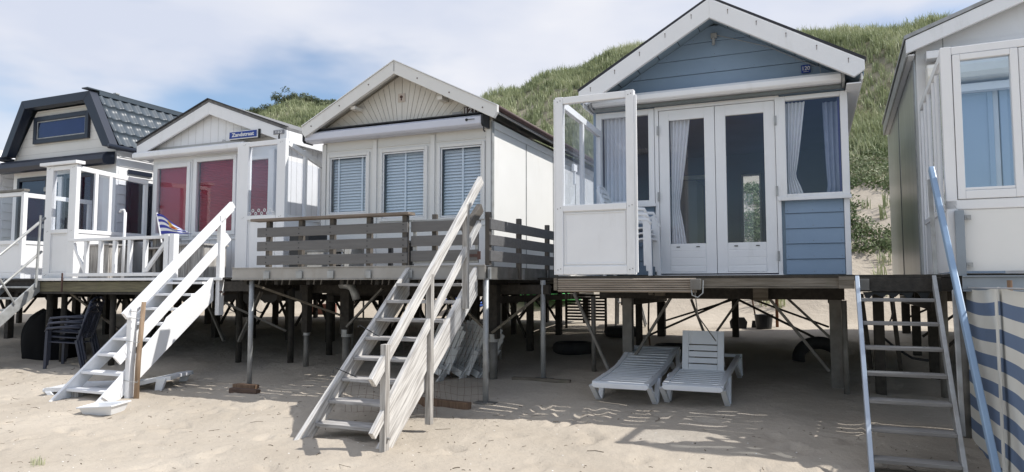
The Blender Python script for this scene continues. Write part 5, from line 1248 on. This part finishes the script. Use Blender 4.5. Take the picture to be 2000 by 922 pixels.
# white tub
T = thing('plastic_tub', 'shallow white plastic tub on the sand at the foot of the white stairs', 'tub', (-7.18, 5.42, 0), local=True, rot=(R(2), R(-4), R(14)))
g1 = gz(-7.18, 5.42); T.location.z = g1-.012
tbm = MB(); o0, i0 = (.17, .115), (.20, .145)
def ringv(a, b, z): return [(-a, -b, z), (a, -b, z), (a, b, z), (-a, b, z)]
tbm.add(ringv(.16, .105, 0)+ringv(.20, .14, .105)+ringv(.185, .125, .105)+ringv(.15, .095, .012), [(3, 2, 1, 0), (0, 1, 5, 4), (1, 2, 6, 5), (2, 3, 7, 6), (3, 0, 4, 7), (4, 5, 9, 8), (5, 6, 10, 9), (6, 7, 11, 10), (7, 4, 8, 11), (8, 9, 13, 12), (9, 10, 14, 13), (10, 11, 15, 14), (11, 8, 12, 15), (12, 13, 14, 15)])
part('basin', tbm, WHITE_PLASTIC, T, bevel=.006)
part('rim', MB().box(-.215, .215, -.155, -.14, .095, .11).box(-.215, .215, .14, .155, .095, .11).box(-.215, -.20, -.139, .139, .095, .11).box(.20, .215, -.139, .139, .095, .11), WHITE_PLASTIC, T, bevel=.003)

# stacked dark plastic garden chairs
def garden_chair(label, base, rz, m, group, dz=0, leanx=0):
    T = thing('garden_chair', label, 'chair', base, group, local=True, rot=(leanx, 0, rz))
    part('seat', MB().hexa([(-.22, -.22, .42), (.22, -.22, .42), (.20, .20, .39), (-.20, .20, .39)], [(-.22, -.22, .44), (.22, -.22, .44), (.20, .20, .41), (-.20, .20, .41)]), m, T, bevel=.006)
    bk = MB()
    P2 = lambda x, t: (x, .20+.14*t, .42+.50*t)
    for i in range(7):
        x = -.15+.05*i; bk.bar(P2(x, .12), P2(x*1.05, .9), .022, .012)
    pts = [P2(-.21, 0), P2(-.215, .6), P2(-.19, .93), P2(-.10, 1.03), P2(0, 1.05), P2(.10, 1.03), P2(.19, .93), P2(.215, .6), P2(.21, 0)]
    bk.tube(pts, .017, 8); bk.bar(P2(-.2, .12), P2(.2, .12), .03, .014); bk.bar(P2(-.2, .9), P2(.2, .9), .045, .014)
    part('backrest', bk, m, T, bevel=0)
    for s in (-1, 1):
        part('armrest', MB().tube([(s*.24, .25, .64), (s*.26, 0, .65), (s*.25, -.22, .63), (s*.245, -.24, .58)], .02, 8), m, T, bevel=0, smooth=True)
        part('leg', MB().bar((s*.245, -.23, .0), (s*.24, -.22, .60), .04, .04, up=(0, 1, 0)), m, T)
        part('leg', MB().bar((s*.23, .30, .0), (s*.22, .19, .45), .04, .035, up=(0, 1, 0)), m, T)
    return T
gx = gz(-10.6, 7.3)
labs = ['bottom dark plastic garden chair of the stack under the deck left of the white stairs', 'middle dark plastic garden chair of the stack under the deck left of the white stairs', 'top dark plastic garden chair of the stack under the deck left of the white stairs']
for k in range(3): garden_chair(labs[k], (-10.55-.01*k, 7.35+.03*k, gx-.05+.075*k), R(-62), DARKPLASTIC, 'stacked dark garden chairs')
# white stacked chairs behind the windscreen of hut 120
for k in range(3): garden_chair(['lowest white plastic chair of the stack behind the blue hut windscreen', 'middle white plastic chair of the stack behind the blue hut windscreen', 'topmost white plastic chair of the stack behind the blue hut windscreen'][k], (-1.88-.025*k, 8.00, D+.06*k), R(90), WHITE_PLASTIC, 'stacked white chairs on the terrace')
# slatted garden chairs (rounded back) leaning under 121
def adirondack(label, base, rot, m=mat('grey_white_chair', (.62, .62, .60), .6, (.5, .5, .48), 4, dirt=(.3, .28, .25))):
    T = thing('beach_armchair', label, 'chair', base, 'round backed slatted chairs under the cream hut', local=True, rot=rot)
    T.scale = (.9, .9, .9)
    bk = MB(); n = 7
    for i in range(n):
        x = (i-(n-1)/2)*.075; t = .74-.9*abs(x)**2*2.2
        bk.hexa([(x-.033*.8, 0, .0), (x+.033*.8, 0, .0), (x+.033*.8, .015, .0), (x-.033*.8, .015, .0)], [(x-.035, 0, t), (x+.035, 0, t-.01), (x+.035, .015, t-.01), (x-.035, .015, t)])
    bk.box(-.25, .25, .016, .03, .12, .18).box(-.26, .26, .016, .03, .50, .56)
    part('backrest', bk, m, T, bevel=.004)
    st_ = MB()
    for k in range(4): st_.box(-.26, .26, -.05-.035*k, -.032-.035*k, .02-.03*k, .055-.03*k+.02)
    part('seat_slats', st_, m, T, bevel=.003)
    for s in (-1, 1):
        part('side_board', MB().hexa([(s*.28-.012, -.22, -.16), (s*.28+.012, -.22, -.16), (s*.28+.012, -.10, -.18), (s*.28-.012, -.10, -.18)], [(s*.28-.012, -.02, .40), (s*.28+.012, -.02, .40), (s*.28+.012, .03, .42), (s*.28-.012, .03, .42)]), m, T, bevel=.003)
        part('armrest', MB().box(s*.29-.05, s*.29+.05, -.10, -.08, .0, .36), m, T, bevel=.003)
    part('front_board', MB().box(-.28, .28, -.20, -.18, -.06, .03), m, T)
gb = gz(-4.5, 8.3)
adirondack('front slatted round backed chair leaning behind the wire netting', (-4.52, 8.05, gb+.11), (R(-16), R(16), R(-14)))
adirondack('second slatted round backed chair tucked behind the front one at the netting', (-4.30, 8.22, gb+.09), (R(-16), R(17), R(-18)))
adirondack('rearmost slatted round backed chair next to the steel post', (-4.12, 8.38, gb+.07), (R(-16), R(18), R(-20)))
# wire netting
def netting(label, base, x0, x1, y, z0f, z1, seed, zb=None):
    T = thing('wire_netting', label, 'netting', base, 'rusty wire netting under the cream hut')
    rnd = random.Random(seed); mb = MB()
    nx_ = int((x1-x0)/.075)
    for i in range(nx_+1):
        x = x0+(x1-x0)*i/nx_; zb_ = gz(x, y)
        mb.tube([(x+.01*math.sin(z*14+i), y+.03*math.sin(x*6+z*4), z) for z in np.linspace(zb_, z1+.01*math.sin(x*9), 8)], .0013, 4, caps=False)
    z = z0f
    while z < z1:
        mb.tube([(x, y+.03*math.sin(x*6+z*4), z+.012*math.sin(x*13+z*5)+rnd.uniform(-.003, .003)) for x in np.linspace(x0, x1, 12)], .0013, 4, caps=False); z += .085
    part('wires', mb, RUSTIRON, T, bevel=0)
netting('wire netting hung before the leaning round backed chairs', (-3.8, 6.96, .1), -4.35, -3.30, 6.97, .2, .98, 3)
netting('low wire netting standing behind the lower treads of the weathered stairs', (-4.6, 6.4, 0), -4.55, -3.45, 6.2, .08, .42, 5)
if 0: netting('faint wire netting hung between the two front posts left of the weathered stairs', (-5.6, 6.98, .1), -6.55, -4.4, 6.99, .2, .95, 9)
solo('timber_baulk', MB().hexa([(-4.0, 6.72, .06), (-3.33, 6.62, .06), (-3.33, 6.70, .06), (-4.0, 6.80, .06)], [(-4.0, 6.72, .17), (-3.33, 6.62, .17), (-3.33, 6.70, .17), (-4.0, 6.80, .17)]), WOODBROWN, 'reddish brown timber baulk on the sand below the wire netting', 'plank', (-3.66, 6.71, .06))
g2 = gz(-6.5, 6.85)
solo('timber_baulk', MB().box(-6.72, -6.38, 6.80, 6.90, g2-.02, g2+.055), REDDARK, 'short dark timber block under the thin steel post foot left of the weathered stairs', 'plank', (-6.55, 6.85, g2), rot=None) if False else solo('timber_block', MB().box(-6.72, -6.38, 6.80, 6.90, g2-.02, g2+.055), WOODBROWN, 'short dark timber block under the thin steel post left of the weathered stairs', 'plank', (-6.55, 6.85, g2))
solo('timber_block', MB().box(-6.60, -6.17, 6.62, 6.70, g2-.03, g2+.035), REDDARK, 'longer flat brown timber lying in front of the short block', 'plank', (-6.4, 6.66, g2))
g2 = gz(-3.1, 8.15)
solo('ground_plank', MB().box(-3.45, -2.70, 8.05, 8.12, g2-.01, g2+.03), OLDBEAM, 'thin grey plank half buried at the foot of the rear steel post', 'plank', (-3.1, 8.1, g2))
# tyres
def tyre(label, x, y, r=.30, tilt_=0):
    z = gz(x, y)
    mb = MB(); n, q = 28, 10; a_ = .085
    for i in range(n):
        for k in range(q):
            t = 2*math.pi*i/n; p = 2*math.pi*k/q; rr = r-a_+a_*math.cos(p)*.95
            mb.v.append((rr*math.cos(t), rr*math.sin(t), a_+a_*1.05*math.sin(p)))
    for i in range(n):
        for k in range(q): mb.f.append((i*q+k, ((i+1) % n)*q+k, ((i+1) % n)*q+(k+1) % q, i*q+(k+1) % q)); mb.mi.append(0)
    o = part('tyre', mb, TYRE, None, bevel=0, smooth=True); o.location = (x, y, z-.02); o.rotation_euler = (tilt_, 0, 0)
    tag(o, label, 'tyre', 'old tyres under the huts')
tyre('black tyre lying behind the upright lounger backrest', -1.90, 10.4)
tyre('black tyre lying in the dark left of the blue hut front post', -3.35, 10.2, .33)
tyre('black tyre leaning behind the right front post of the blue hut', .05, 10.2, .34, R(50))
tyre('black tyre in the dark near the rounded metal gangway brace', -3.0, 11.8, .32)
# rake, spade, bucket, broom, crates etc behind
def tool(name, label, cat, p, q, head, m=WOODBROWN):
    T = thing(name, label, cat, p)
    part('handle', MB().tube([p, q], .014, 8), m, T, bevel=0)
    part('head', head, BLACK, T, bevel=.004); return T
gzb = gz(-1.2, 12.9)
x, y = -1.22, 12.95
tool('spade', 'black bladed spade standing upright in the sand beside the bucket', 'spade', (x, y, gzb+.2), (x-.02, y+.03, gzb+.78), MB().prism([(x-.13, gzb-.02), (x+.13, gzb-.02), (x+.15, gzb+.12), (x+.10, gzb+.2), (x-.10, gzb+.2), (x-.15, gzb+.12)], y-.01, y+.01))
x2 = -.80
tool('garden_hoe', 'long handled tool leaning against the black bucket', 'tool', (x2-.13, 13.1, gzb+.1), (x2-.24, 13.15, gzb+.80), MB().prism([(x2-.22, gzb), (x2-.05, gzb), (x2-.06, gzb+.14), (x2-.2, gzb+.14)], 13.09, 13.11))
bk = MB().tube([(x2, 12.95, gzb), (x2, 12.95, gzb+.25)], [.125, .155], 20); T = thing('bucket', 'black bucket on the sunlit sand behind the blue hut', 'bucket', (x2, 12.95, gzb)); part('pail', bk, BLACK, T, bevel=0, smooth=False)
part('rim', MB().tube([(x2+.157*math.cos(a), 12.95+.157*math.sin(a), gzb+.25) for a in np.linspace(0, 6.283, 21)], .008, 6), BLACK, T, bevel=0)
T = thing('rake', 'dark rake lying in the shade behind the flat lounger', 'rake', (-2.3, 10.2, gz(-2.3, 10.2)+.05)); z = gz(-2.1, 10.0)
part('handle', MB().tube([(-2.35, 10.9, 1.2), (-2.30, 10.6, .75), (-2.12, 9.9, z+.06)], .014, 8), WOODBROWN, T, bevel=0)
part('head', MB().box(-2.38, -1.78, 9.83, 9.87, z+.01, z+.05), BLACK, T, bevel=.005)
solo('wooden_post', MB().box(-.62, -.57, 13.2, 13.26, gz(-.6, 13.2)-.1, 1.45), mat('orange_brown_post', (.22, .10, .05), .8), 'slim orange brown post standing right of the bucket', 'post', (-.6, 13.2, .6))
# garden chair behind (arched arms) and slatted stack
garden_chair('pale plastic chair seen from the side on the sunlit sand behind the blue hut', (-3.15, 12.9, gz(-3.1, 12.9)), R(-80), mat('grey_plastic', (.35, .36, .37), .5), None)
ls = MB()
for k in range(9): ls.box(-4.2, -3.45, 12.3, 12.34, .75+k*.055, .785+k*.055)
ls.box(-4.22, -4.18, 12.345, 12.38, .6, 1.25).box(-3.47, -3.43, 12.345, 12.38, .6, 1.25)
solo('slatted_bench_stack', ls, DARKBEAM, 'dark slatted frame leaning upright behind the blue hut', 'slatted frame', (-3.8, 12.3, .6))
# green and blue plastic shapes on the far sand
def hull(name, label, cat, c, L_, w, h, m, rz):
    mb = MB(); n = 14
    for i in range(n+1):
        u = i/n*2-1; s = max(.05, (1-abs(u)**2.2)); rise = .35*h*u*u
        for k in range(9):
            a = math.pi*k/8; mb.v.append((u*L_/2, math.cos(a)*w/2*s, rise+h*(math.sin(a))*s*.9 if False else rise+h*math.sin(a)*s))
    for i in range(n):
        for k in range(8): a = i*9+k; mb.f.append((a, a+1, a+10, a+9)); mb.mi.append(0)
        mb.f.append((i*9, i*9+9, i*9+17, i*9+8)); mb.mi.append(0)
    o = part(name, mb, m, None, bevel=0, smooth=True); o.location = c; o.rotation_euler = (0, R(8), rz); tag(o, label, cat); return o
hull('kayak', 'bright green upturned plastic kayak on the sunlit sand behind the cream hut', 'kayak', (-5.6, 14.6, gz(-5.6, 14.6)+.08), 1.9, .62, .30, GREEN, R(5))
hull('toy_boat', 'small blue plastic boat hull left of the green kayak', 'boat', (-7.3, 14.3, gz(-7.3, 14.3)+.08), .9, .5, .35, BLUEP, R(20))
solo('crate', MB().box(-11.1, -10.6, 13.6, 14.0, gz(-10.8, 13.8), gz(-10.8, 13.8)+.25), REDP, 'reddish brown crate on the far sand behind the cream hut', 'crate', (-10.85, 13.8, .7))
# metal trestle frame under 121 (horizontal lattice)
T = thing('metal_trestle', 'low metal lattice frame standing in the dark between the cream hut posts', 'trestle', (-5.2, 9.4, .4))
tm = MB()
for z in (.86, 1.27): tm.tube([(-6.8, 9.4, z), (-4.2, 9.4, z)], .016, 6)
for x in np.arange(-6.6, -4.2, .38): tm.tube([(x, 9.4, .86), (x, 9.4, 1.27)], .014, 6)
part('lattice', tm, GALVDARK, T, bevel=0)
for x in (-6.8, -4.2): part('leg', MB().tube([(x, 9.4, gz(x, 9.4)-.05), (x, 9.4, 1.27)], .018, 6), GALVDARK, T, bevel=0)
# bicycle behind the cream hut posts
def bicycle(label, x, y, rz):
    g = gz(x, y); T = thing('bicycle', label, 'bicycle', (x, y, g), local=True, rot=(0, 0, rz))
    for s in (-.5, .5):
        w = part('wheel', MB().tube([(s+.31*math.cos(a), 0, .33+.31*math.sin(a)) for a in np.linspace(0, 6.283, 29)], .016, 6, caps=False), BLACK, T, bevel=0, smooth=True)
        sp_ = MB()
        for k in range(12): a = k*math.pi/6; sp_.tube([(s, 0, .33), (s+.30*math.cos(a), 0, .33+.30*math.sin(a))], .0025, 4)
        part('spokes', sp_, GALV, w, bevel=0)
    f = MB(); f.tube([(-.5, 0, .33), (-.15, 0, .78), (.35, 0, .80), (.5, 0, .33)], .016, 6).tube([(-.15, 0, .78), (-.05, 0, .32), (.36, 0, .72)], .016, 6).tube([(-.5, 0, .33), (-.05, 0, .32)], .014, 6)
    part('frame', f, DARKPLASTIC, T, bevel=0)
    part('saddle', MB().hexa([(-.30, -.07, .88), (-.05, -.02, .88), (-.05, .02, .88), (-.30, .07, .88)], [(-.30, -.07, .92), (-.05, -.02, .92), (-.05, .02, .92), (-.30, .07, .92)]), BLACK, T, bevel=.01)
    part('handlebar', MB().tube([(.33, -.28, 1.0), (.38, 0, .98), (.33, .28, 1.0)], .013, 6).tube([(.35, 0, .80), (.38, 0, .98)], .013, 6), GALVDARK, T, bevel=0)
bicycle('dark bicycle parked on the far sand behind the weathered stairs', -6.3, 13.4, R(12))
bicycle('dark bicycle parked on the far sand behind the maroon blinded hut', -13.2, 13.8, R(-8))
# black bag / covered heap at left
hp = MB(); n, q = 22, 12
for j_ in range(q+1):
    for i in range(n):
        t = j_/q; a = 2*math.pi*i/n; r_ = (.50-.10*t**3)*(1+.08*math.sin(5*a+3*t)+.05*math.sin(9*a)); r_ *= (1-t**6*.5)
        hp.v.append((-11.75+r_*math.cos(a)*1.2, 7.9+r_*.7*math.sin(a), gz(-11.75, 7.9)-.03+.80*t+.03*math.sin(4*a)*(t > .8)))
for j_ in range(q):
    for i in range(n): hp.f.append((j_*n+i, j_*n+(i+1) % n, (j_+1)*n+(i+1) % n, (j_+1)*n+i)); hp.mi.append(0)
hp.f.append(tuple(q*n+i for i in range(n))); hp.mi.append(0)
solo('covered_heap', hp, mat('black_tarpaulin', (.008, .008, .009), .9, spec=.1), 'black tarpaulin covered heap in the shade below the left deck', 'covered heap', (-11.75, 7.9, .1), bevel=0, smooth=True)

# beach litter: twigs, straws and pebbles scattered over the sand
rnd = random.Random(5); tw = MB(); 
for k in range(900):
    x = rnd.uniform(-11, 2.2); y = rnd.uniform(3.2, 7.2)**1.0; l = rnd.choice([.01, .015, .02, .03, .05])*rnd.uniform(.6, 1.3); a = rnd.uniform(0, 6.28)
    if rnd.random() < .025: l = rnd.uniform(.08, .16)
    z = gz(x, y)+.003; dx, dy = math.cos(a)*l, math.sin(a)*l
    z2 = gz(x+dx, y+dy)+.004; zm_ = gz(x+dx*.5, y+dy*.5)
    tw.tube([(x, y, z), (x+dx*.5+.1*dy, y+dy*.5-.1*dx, zm_+.006), (x+dx, y+dy, z2)], rnd.uniform(.0012, .0032), 4)
sh = MB()
for k in range(420):
    x = rnd.uniform(-11, 2.2); y = rnd.uniform(3.0, 7.0); r_ = rnd.uniform(.003, .010); z = gz(x, y); a = rnd.uniform(0, 6.28)
    sh.add([(x+r_*math.cos(a+q*1.26), y+r_*math.sin(a+q*1.26)*.8, z+.001) for q in range(5)]+[(x, y, z+r_*.6)], [(i, (i+1) % 5, 5) for i in range(5)])
o = part('shell_bits', sh, OFFWHITE, None, bevel=0); tag(o, 'pale broken shell bits scattered on the open sand', 'shell bits', kind='stuff')
o = part('beach_litter', tw, TWIG, None, bevel=0); tag(o, 'tiny twigs and dried seaweed bits scattered on the sand', 'beach litter', kind='stuff')
sp = np.array([[rnd.gauss(-5.54, .045), rnd.gauss(3.60, .03), 0] for _ in range(4)]); sp[:, 2] = ground_np(sp[:, 0], sp[:, 1])
V, Fq = blades(sp, 12, .03, .08, .012, .9); c_ = V.mean(0); V[:, :2] = c_[:2]+(V[:, :2]-c_[:2])*.4; mb = MB(); mb.v = [tuple(q) for q in V]; mb.f = [tuple(int(j) for j in q) for q in Fq]; mb.mi = [0]*len(mb.f)
o = part('grass_tuft', mb, GRASS, None, bevel=0); tag(o, 'small green grass sprouts on the open sand at the lower left', 'grass', kind='stuff')

# the two empties of pieces built from pixels keep no helpers; set smooth factors
for o in bpy.data.objects:
    if o.type == 'MESH' and o.name.startswith('dune_'): o.data.update()
